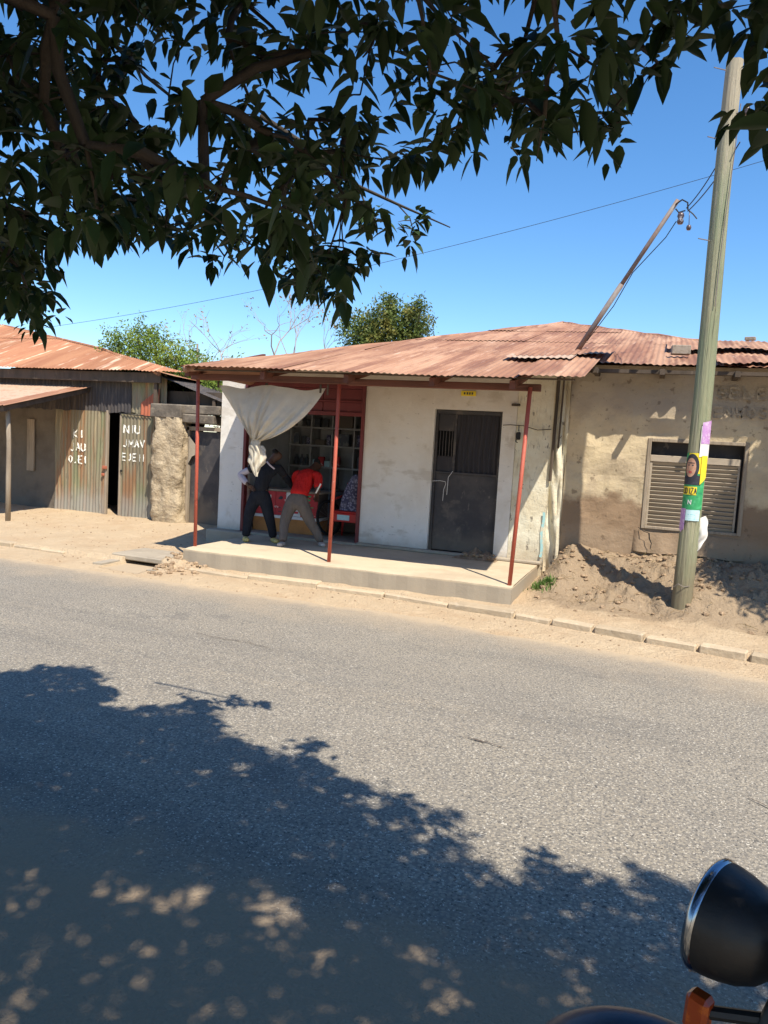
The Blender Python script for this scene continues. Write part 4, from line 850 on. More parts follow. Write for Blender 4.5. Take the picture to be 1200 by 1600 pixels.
MB().lathe([(0, 0), (.022, 0), (.022, .012), (0, .012)], 12, Matrix.Translation((-9.36, SY-.045, 1.04)) @ Matrix.Rotation(R(90), 4, 'X')).build('lock_hole', m_black, K_)
sfL = lambda x, z: tin_y(x)-.006; sfR = lambda x, z: tin_y(x, .009, SY-.03)-.006+.0
mb = MB(); lettering(mb, 'KI', -10.50, 1.60, .095, .15, .05, lambda x, z: sfL(x, z)-.012, .012); lettering(mb, 'JAU', -10.56, 1.35, .085, .15, .04, lambda x, z: sfL(x, z)-.012, .012); lettering(mb, 'O.EI', -10.60, 1.12, .08, .14, .035, lambda x, z: sfL(x, z)-.012, .010)
mb.build('painted_letters', m_wpaint, K_)
mb = MB(); lettering(mb, 'NIU', -9.32, 1.74, .10, .15, .04, lambda x, z: sfR(x, z)-.012, .012); lettering(mb, 'JMAV', -9.33, 1.49, .09, .14, .035, lambda x, z: sfR(x, z)-.012, .011); lettering(mb, 'EJEII', -9.34, 1.24, .08, .13, .035, lambda x, z: sfR(x, z)-.012, .010)
mb.build('painted_letters', m_wpaint, K_)
# grey mud wall further left
wall('mud_wall', m_grayw, -17, -10.93, -.05, 2.84, [], y=SY+.02, amp=.02, parent=K_, step=.3, seed=12)
MB().box(-11.62, -11.45, SY-.02, SY+.01, .9, 1.9).build('board', m_greyw, K_)
# its roof
LR = empty('roof', tuple(ORIG['corrugated_shack'])); LR.location = (0, 0, 0); LR.parent = K_; rname = LR.name; ORIG[rname] = ORIG['corrugated_shack'].copy()
def lroofz(x, y): return 2.86+.4*(y-11.5)
def lhip(x): return float(np.interp(x, [-20, -15.3, -10.7, -7.9], [16.6, 14.7, 12.8, 11.5]))
x = -18.2
while x < -8.0:
    x1 = x+.72
    corr_sheet(x, x1+.04, lambda X: 11.5, lambda X: max(11.5, min(13.6, lhip(X))), lroofz, 'roof_sheet', m_rust2, LR, rows=3, jag=.012)
    if x < -12.6: corr_sheet(x, x1+.04, lambda X: min(13.5, lhip(X)), lambda X: lhip(X), lroofz, 'roof_sheet', m_rust2, LR, rows=3, lift=.012)
    x = x1
MB().add([(-8.2, 11.5, 2.80), (-15.3, 14.7, 4.05), (-20, 16.6, 4.8), (-20, 22, 2.7), (-9, 20, 2.7)], [(0, 4, 3, 2, 1)]).build('rear_slope', m_rust2, LR)
MB().bbox(-18, -8.45, 11.60, 11.64, 2.66, 2.84, .005).build('fascia', m_timber, K_)
MB().tube([(-8.45, 11.55, 2.82), (-10.7, 12.8, 3.37), (-15.3, 14.7, 4.13)], .04, 6).build('ridge_cap', m_rust2, LR)
# awning on a pole
AW = empty('awning', (-11.5, 10.6, 0), 'pale corrugated awning propped on a crooked wooden pole at far left', 'awning')
def awz(x, y): return 2.08+.235*(y-9.72)
x = -16.5
while x < -10.2:
    x1 = min(x+.75, -10.12); corr_sheet(x, x1+.03, lambda X: 9.72, lambda X: 11.77, awz, 'awning_sheet', m_rust if x > -11 else m_pale, AW, rows=3, jag=.01); x = x1+.0001
MB().bbox(-16.5, -10.16, 9.80, 9.87, 1.99, 2.06, .005).build('edge_beam', m_timber, AW)
mb = MB(); mb.add([(-10.20, 9.78, awz(0, 9.78)-.10), (-10.14, 9.78, awz(0, 9.78)-.10), (-10.14, 9.78, awz(0, 9.78)-.02), (-10.20, 9.78, awz(0, 9.78)-.02), (-10.20, 11.78, awz(0, 11.78)-.10), (-10.14, 11.78, awz(0, 11.78)-.10), (-10.14, 11.78, awz(0, 11.78)-.02), (-10.20, 11.78, awz(0, 11.78)-.02)], [(0, 1, 2, 3), (7, 6, 5, 4), (0, 4, 5, 1), (3, 2, 6, 7), (0, 3, 7, 4), (1, 5, 6, 2)]); mb.build('rafter', m_timber, AW)
MB().tube([(-10.33, 10.08, .08), (-10.31, 10.06, .9), (-10.28, 10.03, 1.5), (-10.27, 9.98, 2.13)], [.045, .042, .038, .036], 9).build('post', m_greyw, AW, smooth=True)
# pillar, lintel and dark passage door
GP = empty('gateway', (-8.0, 11.75, 0), 'crumbling mud pillar and concrete lintel over a dark passage door', 'gateway')
mb = MB()
def pil(u, v):
    a = 2*math.pi*u; sx = .315; sy = .22; c0, s0 = math.cos(a), math.sin(a); e = 7
    k = (abs(c0)**e+abs(s0)**e)**(-1/e); n_ = 1+.10*math.sin(v*17+a*2)*.4+.26*float(fbm2(np.array(a*1.2+5), np.array(v*3), .30, 66, 4))
    taper = 1-.12*max(0, v-.85)/.15
    return (-8.24+sx*k*c0*n_*taper, 11.72+sy*k*s0*n_*taper, -.1+2.17*v)
mb.grid(pil, 44, 40); mb.build('pillar', m_stone, GP, smooth=True)
MB().bbox(-8.60, -7.95, 11.52, 11.86, 2.05, 2.30, .02).build('lintel_block', m_lintel, GP); MB().bbox(-8.05, -7.32, 11.58, 11.9, 1.98, 2.14, .02, Matrix.Translation((-7.7, 11.7, 2.06)) @ Matrix.Rotation(.02, 4, 'Y') @ Matrix.Translation((7.7, -11.7, -2.06))).build('lintel_block', m_lintel, GP)
MB().bbox(-7.98, -7.22, 11.62, 11.9, 2.145, 2.30, .015).build('lintel_block', m_lintel, GP)
MB().bbox(-7.93, -7.88, 11.70, 11.78, .02, 1.92, .005).bbox(-7.93, -7.2, 11.70, 11.78, 1.86, 1.93, .005).build('door_frame', m_greyw, GP)
MB().bbox(-7.87, -7.2, 11.76, 11.79, .04, 1.85, .004).build('door_panel', m_door, GP)
MB().add([(-7.87, 11.68, 1.76), (-7.72, 11.68, 1.60), (-7.69, 11.69, 1.50), (-7.72, 11.68, 1.44), (-7.80, 11.68, 1.40), (-7.87, 11.68, 1.28)], [(0, 1, 2, 3, 4, 5)]).build('torn_card', m_conc, GP)
MB().box(-7.35, -6.58, 11.95, 12.0, -.1, 2.5).box(-8.6, -6.6, 11.93, 11.98, 2.28, 2.55).build('dark_board', m_timber, GP)
lean = empty('lean_to_roof', (-8, 12, 2.5), 'dark sheet roof sloping down beside the white shop wall', 'roof')
mb = MB(); corr = []
for (a, b) in ((-8.62, -7.95), (-7.97, -7.30), (-7.32, -6.72)):
    mb = MB(); n = 14
    mb.grid(lambda u, v, a=a, b=b: (a+(b-a)*u, 11.62+1.9*v, 2.83-.32*((a+(b-a)*u)+8.62)+.009*math.sin(v*1.9/LT*2*math.pi)), 3, 140); mb.build('lean_to_sheet', m_darktin, lean, smooth=True)
MB().bbox(-8.62, -8.55, 11.64, 11.70, 2.28, 2.80, .004).bbox(-7.4, -7.34, 11.64, 11.70, 2.28, 2.40, .004).build('strut', m_timber, lean)

# ------------------------------------------------------------------ utility pole
U_ = empty('utility_pole', (.36, 9.2, 0), 'tall greenish wooden utility pole with posters in front of the louvred window', 'utility pole')
def px_(z): return (.355+.012*z*.5, 9.2)
mb = MB()
def polef(u, v):
    z = .02+6.05*v; a = 2*math.pi*u; r_ = .108-.024*v; r_ *= 1+.02*math.sin(a*7+z*.4)+.014*math.sin(a*13+2*math.sin(z*.7))+.012*math.sin(z*2.3+a)
    x, y = px_(z); x += .012*math.sin(z*.9)
    return (x+r_*math.cos(a), y+r_*math.sin(a), z)
mb.grid(polef, 48, 90); mb.add([polef(k/24, 1) for k in range(24)], [tuple(range(24))]); mb.build('pole', m_pole, U_, smooth=True)
def wrap(name, z0, z1, a0, a1, mt, lift=.003, parent=U_, edge=None, **kw):
    # sheet wrapped on the pole; angles measured from -Y (towards the street), + to the right
    mb = MB(); na = max(4, int(abs(a1-a0)/6)); nz = max(2, int((z1-z0)/.03))
    def f(u, v):
        z = z0+(z1-z0)*v; a = R(a0+(a1-a0)*u); x, y = px_(z); x += .012*math.sin(z*.9)
        r_ = (.108-.024*(z-.02)/6.05)*1.035+lift
        if edge: z += edge(u, v)
        return (x+r_*math.sin(a), y-r_*math.cos(a), z)
    mb.grid(f, na, nz); return mb.build(name, mt, parent, smooth=True, **kw)
PO = empty('campaign_poster', (.36, 9.1, 1.6), 'green and yellow poster with a hooded portrait wrapped on the utility pole', 'poster')
wrap('green_sheet', 1.30, 1.92, -78, 62, m_gp, .003, PO, edge=lambda u, v: .008*math.sin(u*9))
wrap('yellow_field', 1.70, 1.925, -50, 66, m_yp, .0045, PO)
def disc(name, cx_, cz, ra, rz, mt, lift, squash=2.0):
    mb = MB(); vs = []
    def pos(a, z):
        x, y = px_(z); x += .012*math.sin(z*.9); r_ = (.108-.024*(z-.02)/6.05)*1.035+lift; return (x+r_*math.sin(R(a)), y-r_*math.cos(R(a)), z)
    n = 28
    for k in range(6):
        for i in range(n):
            t = 2*math.pi*i/n; s = k/5; vs.append(pos(cx_+ra*s*math.cos(t), cz+rz*s*math.sin(t)))
    mb.add(vs, [(k*n+i, k*n+(i+1) % n, (k+1)*n+(i+1) % n, (k+1)*n+i) for k in range(5) for i in range(n)]); return mb.build(name, mt, PO, smooth=True)
disc('hood', -28, 1.77, 44, .145, m_dark_print, .006); wrap('shoulders', 1.575, 1.70, -76, 32, m_dark_print, .0058, PO, edge=lambda u, v: -.03*v*abs(u-.5)*2)
disc('portrait_face', -31, 1.765, 30, .105, m_skinp, .0075)
disc('mouth', -32, 1.715, 11, .012, m_lip, .009); disc('eye', -43, 1.79, 5, .007, m_dark_print, .009); disc('eye', -20, 1.79, 5, .007, m_dark_print, .009); disc('brow', -31, 1.815, 22, .005, m_dark_print, .0088); disc('nose', -32, 1.752, 5, .018, m_skinp, .0105)
wrap('name_strip', 1.465, 1.555, -70, 14, m_yp, .006, PO)
mb = MB()
def polesurf(lift):
    def g(s, z):
        a = s/.106; x, y = px_(z); x += .012*math.sin(z*.9); r_ = (.108-.024*(z-.02)/6.05)*1.035+lift; return (x+r_*math.sin(a), y-r_*math.cos(a), z)
    return g
tmp = MB(); lettering(tmp, 'UDIZA', -.118, 1.475, .022, .066, .010, lambda x, z: 0, .0042, shake=0)
g = polesurf(.0078); tmp.v = [g(p[0], p[2]) for p in tmp.v]; tmp.build('name_lettering', m_dark_print, PO)
tmp = MB(); lettering(tmp, 'N', -.02, 1.36, .03, .05, .02, lambda x, z: 0, .004, shake=0); g = polesurf(.0058); tmp.v = [g(p[0]-.03, p[2]) for p in tmp.v]; tmp.build('small_mark', m_paper, PO)
wrap('paper_strip', 1.88, 2.22, 8, 78, m_paper, .010, U_, edge=lambda u, v: .01*math.sin(u*7)).__setitem__('label', 'torn white paper strip')
wrap('purple_flyer', 2.03, 2.26, 12, 74, m_purp, .013, U_, edge=lambda u, v: .03*u*v)
wrap('yellow_tail', 1.62, 1.90, 24, 66, m_yp, .012, U_, edge=lambda u, v: -.10*(1-v)*(-u+.5)*2*.4)
wrap('teal_sticker', 1.18, 1.30, -34, 46, m_teal, .006, U_); wrap('purple_scrap', 1.06, 1.31, -80, -36, m_purp, .006, U_, edge=lambda u, v: .02*math.sin(u*9)*(1-v))
# white plastic bag tied on the pole
mb = MB(); mb.grid(lambda u, v: (.445+.115*u*math.sin(math.pi*(.18+.80*v))**.6+.008*math.sin(v*14), 9.19-.03*math.sin(math.pi*u)*math.sin(math.pi*v)-.012*math.sin(v*11+u*5), 1.20-.36*v+.04*u*(1-v)), 14, 20)
mb.build('plastic_bag', m_paper, None, smooth=True, label='white plastic bag hanging on the right side of the utility pole', cat='bag', origin=(.5, 9.19, 1.0))
MB().tube([(.25, 9.09, .42), (.30, 9.07, .47), (.36, 9.075, .44), (.42, 9.10, .455)], .004, 5).tube([(.24, 9.1, .47), (.22, 9.08, .50), (.20, 9.10, .48)], .005, 5).build('wire_tie', m_steel, U_)
for z in (5.95, 5.25, 4.2): MB().tube([(.30, 9.12, z), (.18, 9.05, z+.01)], .006, 5).build('nail', m_steel, U_)
mb = MB(); zz = [1.6+.1*i for i in range(45)]
mb.tube([(px_(z)[0]+.115*math.sin(R(35+18*math.sin(z*1.3))), 9.2-.115*math.cos(R(35+18*math.sin(z*1.3))), z) for z in [3.5+.15*i for i in range(15)]], .005, 5); mb.build('down_wire', m_steel, U_)
def clamp(x, y, z, par):
    MB().tube([(x, y, z), (x+.10, y-.02, z+.015)], .008, 6).build('bracket', m_steel, par)
    MB().lathe([(0, 0), (.028, 0), (.034, .02), (.024, .035), (.034, .05), (.028, .075), (0, .08)], 12, Matrix.Translation((x+.10, y-.02, z-.03))).build('insulator', m_porc, par, smooth=True)
clamp(.44, 9.12, 5.50, U_)

# leaning service mast on the roof
MS = empty('service_mast', (-1.25, 11.3, 3.28), 'leaning pipe mast with insulators standing on the rusty roof', 'mast')
ma, mb_ = Vector((-1.28, 11.3, 3.22)), Vector((-.07, 11.0, 5.22))
MB().tube([ma, ma.lerp(mb_, .48)], .036, 10).build('lower_pipe', m_steel, MS, smooth=True); MB().tube([ma.lerp(mb_, .46), mb_], .029, 10).build('upper_pipe', m_steel, MS, smooth=True)
MB().tube([ma.lerp(mb_, .10)+Vector((.05, -.04, 0)), ma.lerp(mb_, .35)+Vector((.075, -.04, -.03)), ma.lerp(mb_, .55)+Vector((.05, -.04, 0)), ma.lerp(mb_, .8)+Vector((.13, -.04, -.07)), mb_+Vector((0, -.02, -.28))], .0065, 5).build('drop_cable', m_cable, MS)
MB().tube([mb_+Vector((-.02, -.02, -.06)), mb_+Vector((.05, -.03, -.01)), mb_+Vector((.12, -.03, -.05)), mb_+Vector((.13, -.03, -.14))], .010, 6).tube([mb_+Vector((-.02, -.02, -.12)), mb_+Vector((.02, -.03, -.17)), mb_+Vector((.10, -.03, -.15))], .009, 6).build('hook', m_cable, MS)
MB().lathe([(0, -.12), (.03, -.12), (.045, -.09), (.032, -.05), (.045, -.02), (.035, .02), (0, .03)], 12, Matrix.Translation(mb_+Vector((.05, -.03, -.20)))).build('insulator', m_porc, MS, smooth=True)
MB().lathe([(0, -.04), (.022, -.04), (.034, -.01), (.024, .02), (0, .03)], 12, Matrix.Translation(mb_+Vector((.16, -.03, -.36)))).tube([mb_+Vector((.15, -.03, -.15)), mb_+Vector((.16, -.03, -.34))], .005, 5).build('insulator', m_porc, MS, smooth=True)
MB().tube([mb_+Vector((.13, -.03, -.14)), mb_+Vector((.20, -.03, -.20)), mb_+Vector((.25, -.03, -.26))], .008, 5).build('cable_end', m_cable, MS)
def wire(name, a, b, sag, r_, label, n=30):
    a = Vector(a); b = Vector(b); mb = MB(); mb.tube([a.lerp(b, i/n)+Vector((0, 0, -sag*4*(i/n)*(1-i/n))) for i in range(n+1)], r_, 4)
    return mb.build(name, m_cable, None, label=label, cat='cable', group='overhead cables', origin=tuple(a.lerp(b, .5)))
wire('service_cable', mb_+Vector((.11, -.03, -.12)), (.52, 9.1, 5.50), .10, .0065, 'upper of the two short cables from roof mast to utility pole')
wire('service_cable', mb_+Vector((.13, -.03, -.16)), (.50, 9.05, 5.18), .06, .0065, 'lower of the two short cables from roof mast to utility pole')
wire('overhead_cable', (-17, 14.5, 3.75), (1.9, 13.6, 6.75), .42, .0045, 'long thin overhead cable crossing the sky behind the roof', 60)
bl = MB(); bl.bbox(0, .24, 0, .14, 0, .12, .008, Matrix.Translation((.02, 11.1, roofz(.1, 11.15)+.05)) @ Matrix.Rotation(.1, 4, 'Z')); bl.build('roof_weight_block', m_brick, None, label='grey block lying on the roof left of the utility pole', cat='block', origin=(.1, 11.1, 3.2))
bl = MB(); bl.bbox(0, .14, 0, .08, 0, .05, .008, Matrix.Translation((.98, 12.2, roofz(.98, 12.2)+.17)) @ Matrix.Rotation(-.3, 4, 'Z')); bl.build('roof_weight_block', m_brick, None, label='dark stone lying on the ragged roof edge right of the utility pole', cat='block', origin=(1, 12.2, 3.5))
mb = MB(); an = empty('antenna_stick', (-9.97, 15, 0), 'thin post with small crossbar behind the shop roof at left', 'antenna')
MB().tube([(-9.96, 15, 0), (-9.97, 15, 3.8)], .022, 6).build('mast', m_greyw, an); MB().tube([(-10.12, 15, 3.55), (-9.80, 15, 3.55)], .012, 5).tube([(-10.05, 15, 3.42), (-9.88, 15, 3.42)], .01, 5).build('crossbar', m_greyw, an)

# ------------------------------------------------------------------ background plants
def leaf_cloud(name, pts, mt, parent, size, per, seed, kind='stuff', rad=.16, droop=0):
    rs = np.random.default_rng(seed); n = len(pts)*per
    base = np.repeat(np.array(pts), per, 0)+rs.normal(0, rad, (n, 3))
    d = rs.normal(0, 1, (n, 3)); d[:, 2] -= droop; d /= np.linalg.norm(d, axis=1)[:, None]
    s = np.cross(d, rs.normal(0, 1, (n, 3))); s /= np.linalg.norm(s, axis=1)[:, None]
    L_ = size*rs.uniform(.7, 1.3, (n, 1)); nn = np.cross(d, s)
    v = np.stack([base, base+d*L_*.5+s*L_*.22+nn*L_*.05, base+d*L_, base+d*L_*.5-s*L_*.22+nn*L_*.05], 1).reshape(-1, 3)
    f = np.arange(4*n).reshape(n, 4)
    return raw(name, v, f, mt, parent, kind)
def raw(name, v, f, mt, parent, kind=None):
    org = np.array(ORIG[parent.name]) if parent is not None else np.zeros(3)
    me = bpy.data.meshes.new(name); me.vertices.add(len(v)); me.vertices.foreach_set('co', (v-org).astype(np.float32).ravel())
    k = f.shape[1]; me.loops.add(f.size); me.loops.foreach_set('vertex_index', f.ravel().astype(np.int32)); me.polygons.add(len(f))
    me.polygons.foreach_set('loop_start', np.arange(0, f.size, k, dtype=np.int32)); me.polygons.foreach_set('loop_total', np.full(len(f), k, np.int32)); me.update(calc_edges=True)
    me.materials.append(mt); o = bpy.data.objects.new(name, me); col.objects.link(o)
    if parent is not None: o.parent = parent; register(o, tuple(org))
    if kind: o['kind'] = kind
    return o
def bush(name, loc, label, cat, blobs, mt, size, per, n, seed, trunk=.08, group=None):
    T = empty(name, loc, label, cat, group); rs = random.Random(seed); pts = []; mbt = MB()
    L0 = Vector(loc)
    for (bx, by, bz, br) in blobs:
        c0 = Vector((bx, by, bz)); mbt.tube([L0+Vector((rs.uniform(-.1, .1), 0, 0)), L0.lerp(c0, .45)+Vector((rs.uniform(-.2, .2), rs.uniform(-.2, .2), .1)), c0], [trunk, trunk*.7, trunk*.3], 6)
        k = int(n*br*br)
        for _ in range(k):
            d = Vector((rs.gauss(0, 1), rs.gauss(0, 1), rs.gauss(0, .9))).normalized(); q = br*(rs.random()**.35)*(1+.35*math.sin(d.x*5+seed)*math.sin(d.z*4+d.y*3)); pts.append(c0+d*q)
    mbt.build('trunk', m_bark, T, smooth=True)
    leaf_cloud('crown', pts, mt, T, size, per, seed, rad=size*.8)
    return T
bush('shrub', (-9.6, 13.6, 0), 'bright green shrub rising behind and over the corrugated shack', 'shrub',
     [(-10.45, 12.9, 3.50, .33), (-10.0, 12.95, 3.62, .34), (-9.55, 12.9, 3.52, .36), (-9.05, 12.9, 3.30, .36), (-8.6, 12.9, 3.05, .36), (-8.15, 12.9, 2.75, .38), (-7.75, 13.0, 2.45, .42), (-9.9, 12.9, 3.15, .36), (-10.7, 13.1, 3.25, .3), (-9.3, 12.9, 3.05, .36), (-10.3, 13.6, 3.0, .5), (-9.2, 13.8, 2.8, .6), (-8.2, 13.8, 2.4, .6)], m_leafs, .062, 9, 900, 4)
bush('shrub', (-12.7, 14.1, 0), 'dull brownish shrub against the orange roof at left', 'shrub', [(-12.6, 13.9, 3.25, .38), (-12.2, 14.0, 3.05, .35), (-12.9, 14.0, 2.9, .3)], m_leaft, .05, 8, 500, 8)
bush('shrub', (-8.6, 15, 0), 'dark green shrub showing beside the left porch post', 'shrub', [(-8.7, 14.9, 2.5, .55), (-8.9, 14.8, 3.0, .38), (-8.2, 14.9, 1.9, .6), (-9.0, 15, 3.25, .25)], m_leaft, .10, 9, 260, 9)
bush('leafy_tree', (-9.3, 26, 0), 'round leafy tree standing behind the shop roof', 'tree',
     [(-10.5, 26, 5.7, .75), (-9.7, 26, 6.0, .75), (-9.0, 26, 6.1, .7), (-8.4, 26, 5.9, .65), (-9.45, 26, 6.7, .38), (-8.3, 26, 6.55, .35), (-10.4, 26, 4.9, .8), (-9.4, 26, 5.0, 1), (-8.4, 26, 5.0, .8)], m_leaft, .13, 10, 330, 14, trunk=.2)
# dry bare trees
def bare(name, base, h, label, seed, leafy=0.0, spread=.6, r0=.11):
    T = empty(name, base, label, 'tree', None); rs = random.Random(seed); mb = MB(); tips = []
    def grow(p, d, l, r_, lv):
        q = p+d*l; mid = p.lerp(q, .5)+Vector((rs.uniform(-1, 1), rs.uniform(-1, 1), rs.uniform(-.3, .3)))*l*.08
        mb.tube([p, mid, q], [r_, r_*.85, r_*.65], 5, cap=False)
        if lv == 0: tips.append(q); return
        for _ in range(rs.choice([2, 2, 3])):
            nd = (d+Vector((rs.gauss(0, spread), rs.gauss(0, spread), rs.gauss(.05, .3)))).normalized(); grow(q, nd, l*rs.uniform(.55, .8), r_*.6, lv-1)
    grow(Vector(base), Vector((rs.uniform(-.1, .1), 0, 1)), h, r0, 5)
    mb.build('trunk', m_drybark, T)
    if leafy: leaf_cloud('crown', [t for t in tips if rs.random() < leafy], m_dry, T, .12, 4, seed, rad=.15)
bare('bare_tree', (-13.9, 25, 0), 2.9, 'pale leafless tree behind the roof, tallest of the dry ones', 21, .12, .50, .075)
bare('bare_tree', (-12.4, 25, 0), 2.5, 'dry tree with a few tan leaves left of the round leafy tree', 35, .8, .4, .055)
bare('bare_tree', (-15.6, 25, 0), 2.3, 'small bare tree nearest to the corrugated shack', 40, .25, .6, .05)
bush('added_shade_tree', (2.9, 9.0, 0), 'unseen tree added to shade the mud wall and soil at far right', 'tree',
     [(2.85, 9.25, 3.9, .62), (2.65, 9.35, 3.4, .5), (3.2, 9.2, 3.5, .6), (2.9, 9.1, 4.4, .5), (3.3, 9.3, 4.1, .5), (2.55, 9.3, 4.3, .35), (2.75, 9.2, 2.9, .35), (2.5, 8.5, 3.4, .5), (2.9, 8.3, 3.6, .6), (2.35, 8.95, 3.3, .4)], m_leaft, .10, 10, 1000, 31, trunk=.06)  # added tree out of view, crown blobs set to throw shade on wall and bank
# grass tuft at the porch corner
mb = MB(); rs = random.Random(2)
for i in range(420):
    x = -1.22+rs.gauss(0, .065); y = 9.45+rs.gauss(0, .07); z = float(height(np.array(x), np.array(y))); a = rs.uniform(0, 6.3); l = rs.uniform(.03, .10); d = Vector((math.cos(a)*.5, math.sin(a)*.5, 1)).normalized(); s = Vector((-math.sin(a), math.cos(a), 0))*.006; p = Vector((x, y, z))
    mb.add([p-s, p+s, p+d*l*.6+s*.8, p+d*l+Vector((0, 0, -.01))], [(0, 1, 2, 3)])
WT = empty('weed_tuft', (-1.22, 9.45, .15), 'small green weed tuft growing at the right end of the porch', 'plant'); mb.build('blades', m_grass, WT, kind='stuff')
# faded road debris
rs = random.Random(5)

# ------------------------------------------------------------------ the overhanging tree
TR = empty('overhanging_tree', (-.6, -2.3, 0), 'dark mango tree whose leafy branches hang over the road', 'tree')

# envelope of the crown: how low its fringe hangs in each direction seen from the far lane, and how far its shade reaches over the road
RIM = [(48.5, 6.2), (46.3, 6.3), (44.8, 6.7), (44.1, 10.0), (42.5, 11.0), (40.5, 10.9), (38.5, 12.0), (36.4, 12.4), (34.2, 12.1), (32.4, 11.0), (31.0, 10.9), (29.8, 12.5), (28.0, 13.1), (26.4, 10.0), (25.0, 9.4), (23.7, 10.8), (23.0, 13.1), (21.7, 16.9), (20.9, 18.0), (19.9, 17.4), (18.9, 16.3), (17.8, 17.5), (16.2, 17.7), (14.9, 18.0), (14.1, 20.4), (11.9, 20.1), (10.4, 18.9), (8.2, 18.7), (6.0, 19.2), (4.9, 21.5), (3.3, 21.6), (1.6, 21.7), (0.8, 21.8), (0.3, 25.1), (-2.3, 25.8), (-3.7, 24.0), (-4.7, 21.2), (-7.2, 18.5)][::-1]
SHADE = [(-8.0, 4.6), (-4.93, 4.38), (-4.63, 4.46), (-4.25, 4.58), (-3.78, 4.46), (-3.15, 4.29), (-2.78, 4.26), (-2.2, 4.09), (-1.77, 3.91), (-1.46, 3.95), (-1.23, 3.72), (-0.62, 3.49), (-0.33, 3.53), (0.07, 3.69), (0.35, 3.75), (0.75, 3.63), (4, 3.4)]
def vnoise3(P, s_, seed):
    G = np.random.default_rng(seed).random((48, 48, 48)); Q_ = P/s_+20; I = np.floor(Q_).astype(int); F = Q_-I; F = F*F*(3-2*F); o = 0
    for a in (0, 1):
        for b in (0, 1):
            for d in (0, 1):
                o = o+(F[:, 0] if a else 1-F[:, 0])*(F[:, 1] if b else 1-F[:, 1])*(F[:, 2] if d else 1-F[:, 2])*G[(I[:, 0]+a) % 48, (I[:, 1]+b) % 48, (I[:, 2]+d) % 48]
    return o
rs = np.random.default_rng(23)
def allowed(P, droop):
    q = P-np.array([0, 0, 1.85]); dd = np.linalg.norm(q, axis=1); az = np.degrees(np.arctan2(-q[:, 0], q[:, 1])); el = np.degrees(np.arctan2(q[:, 2], np.hypot(q[:, 0], q[:, 1])))
    rim = np.interp(az, [r_[0] for r_ in RIM], [r_[1] for r_ in RIM])
    r2 = ((P[:, 0]+1.0)/5.6)**2+((P[:, 1]+.3)/5.3)**2
    ok = (r2 < 1) & (P[:, 2] < 6.9-3.2*r2) & (P[:, 2] > 2.25) & (dd > 1.9) & (el > rim+np.degrees(droop/dd))
    S_ = P[:, :2]+P[:, 2:]/math.tan(R(SUN_EL))*np.array([-math.sin(R(SUN_AZ)), math.cos(R(SUN_AZ))])
    ok &= S_[:, 1] < np.interp(S_[:, 0], [r_[0] for r_ in SHADE], [r_[1] for r_ in SHADE])+.75*(vnoise3(np.c_[S_, S_[:, 0]*0], .30, 5)-.66)
    gap_ = np.interp(S_[:, 0], [r_[0] for r_ in SHADE], [r_[1] for r_ in SHADE])-S_[:, 1]; ok &= rs.random(len(P)) < .04+.96*sst(gap_/.9)**1.5
    return ok, S_, az, el, dd
def thin(P, cell):
    k = np.floor(P/cell).astype(np.int64); k = k[:, 0]*1000003+k[:, 1]*1009+k[:, 2]; _, i = np.unique(k, return_index=True); return P[i]
# fringe towards the road, sampled evenly by direction
N0 = 400000; az = np.radians(rs.uniform(-12, 52, N0)); el = np.radians(rs.uniform(5, 36, N0)); dd = rs.uniform(1.9, 4.8, N0)
P = np.stack([-np.sin(az)*np.cos(el)*dd, np.cos(az)*np.cos(el)*dd, 1.85+np.sin(el)*dd], 1)
ok, *_x = allowed(P, .075); P = P[ok]; hole = vnoise3(P, .33, 3)+.35*vnoise3(P, .15, 4); P = P[hole < .80]
K1 = thin(P, .242)
P = np.stack([rs.uniform(-6.5, 5, N0), rs.uniform(-5, 5.5, N0), rs.uniform(2.3, 6.9, N0)], 1)
ok, S_, az, el, dd = allowed(P, .075); fr = (az > -13) & (az < 53) & (el < 36); ok &= ~fr
gx = ok & (S_[:, 0] > -5.2) & (S_[:, 0] < 1.2) & (S_[:, 1] > 1.2); hole = vnoise3(P, .5, 8)
K2 = thin(P[gx & (hole < .84)], .25); K3 = thin(P[ok & ~gx], .42)
K = np.concatenate([K1, K2, K3])
print('clusters', len(K1), len(K2), len(K3))
root = np.array([-0.6, -2.2, 2.9])
P = K.copy(); dist = np.linalg.norm((P-root)*np.array([1, 1, 1.3]), axis=1); order = np.argsort(dist); P = P[order]; dist = dist[order]; n = len(P)
par = -np.ones(n, int)
for i in range(n):
    if i == 0: continue
    lo = 0; d = P[:i]-P[i]; dd = np.linalg.norm(d, axis=1); cost = dd+.30*dist[:i]
    ok = dist[:i] < dist[i]-.01
    cost = np.where(ok, cost, 1e9); j = int(np.argmin(cost)); par[i] = j if cost[j] < 1e8 and dd[j] < dist[i] else -1
cnt = np.ones(n)
for i in range(n-1, 0, -1):
    if par[i] >= 0: cnt[par[i]] += cnt[i]
mt_ = MB(); mt_.tube([(-.55, -2.3, -.1), (-.6, -2.28, .6), (-.66, -2.22, 1.6), tuple(root)], [.27, .22, .20, .19], 16)
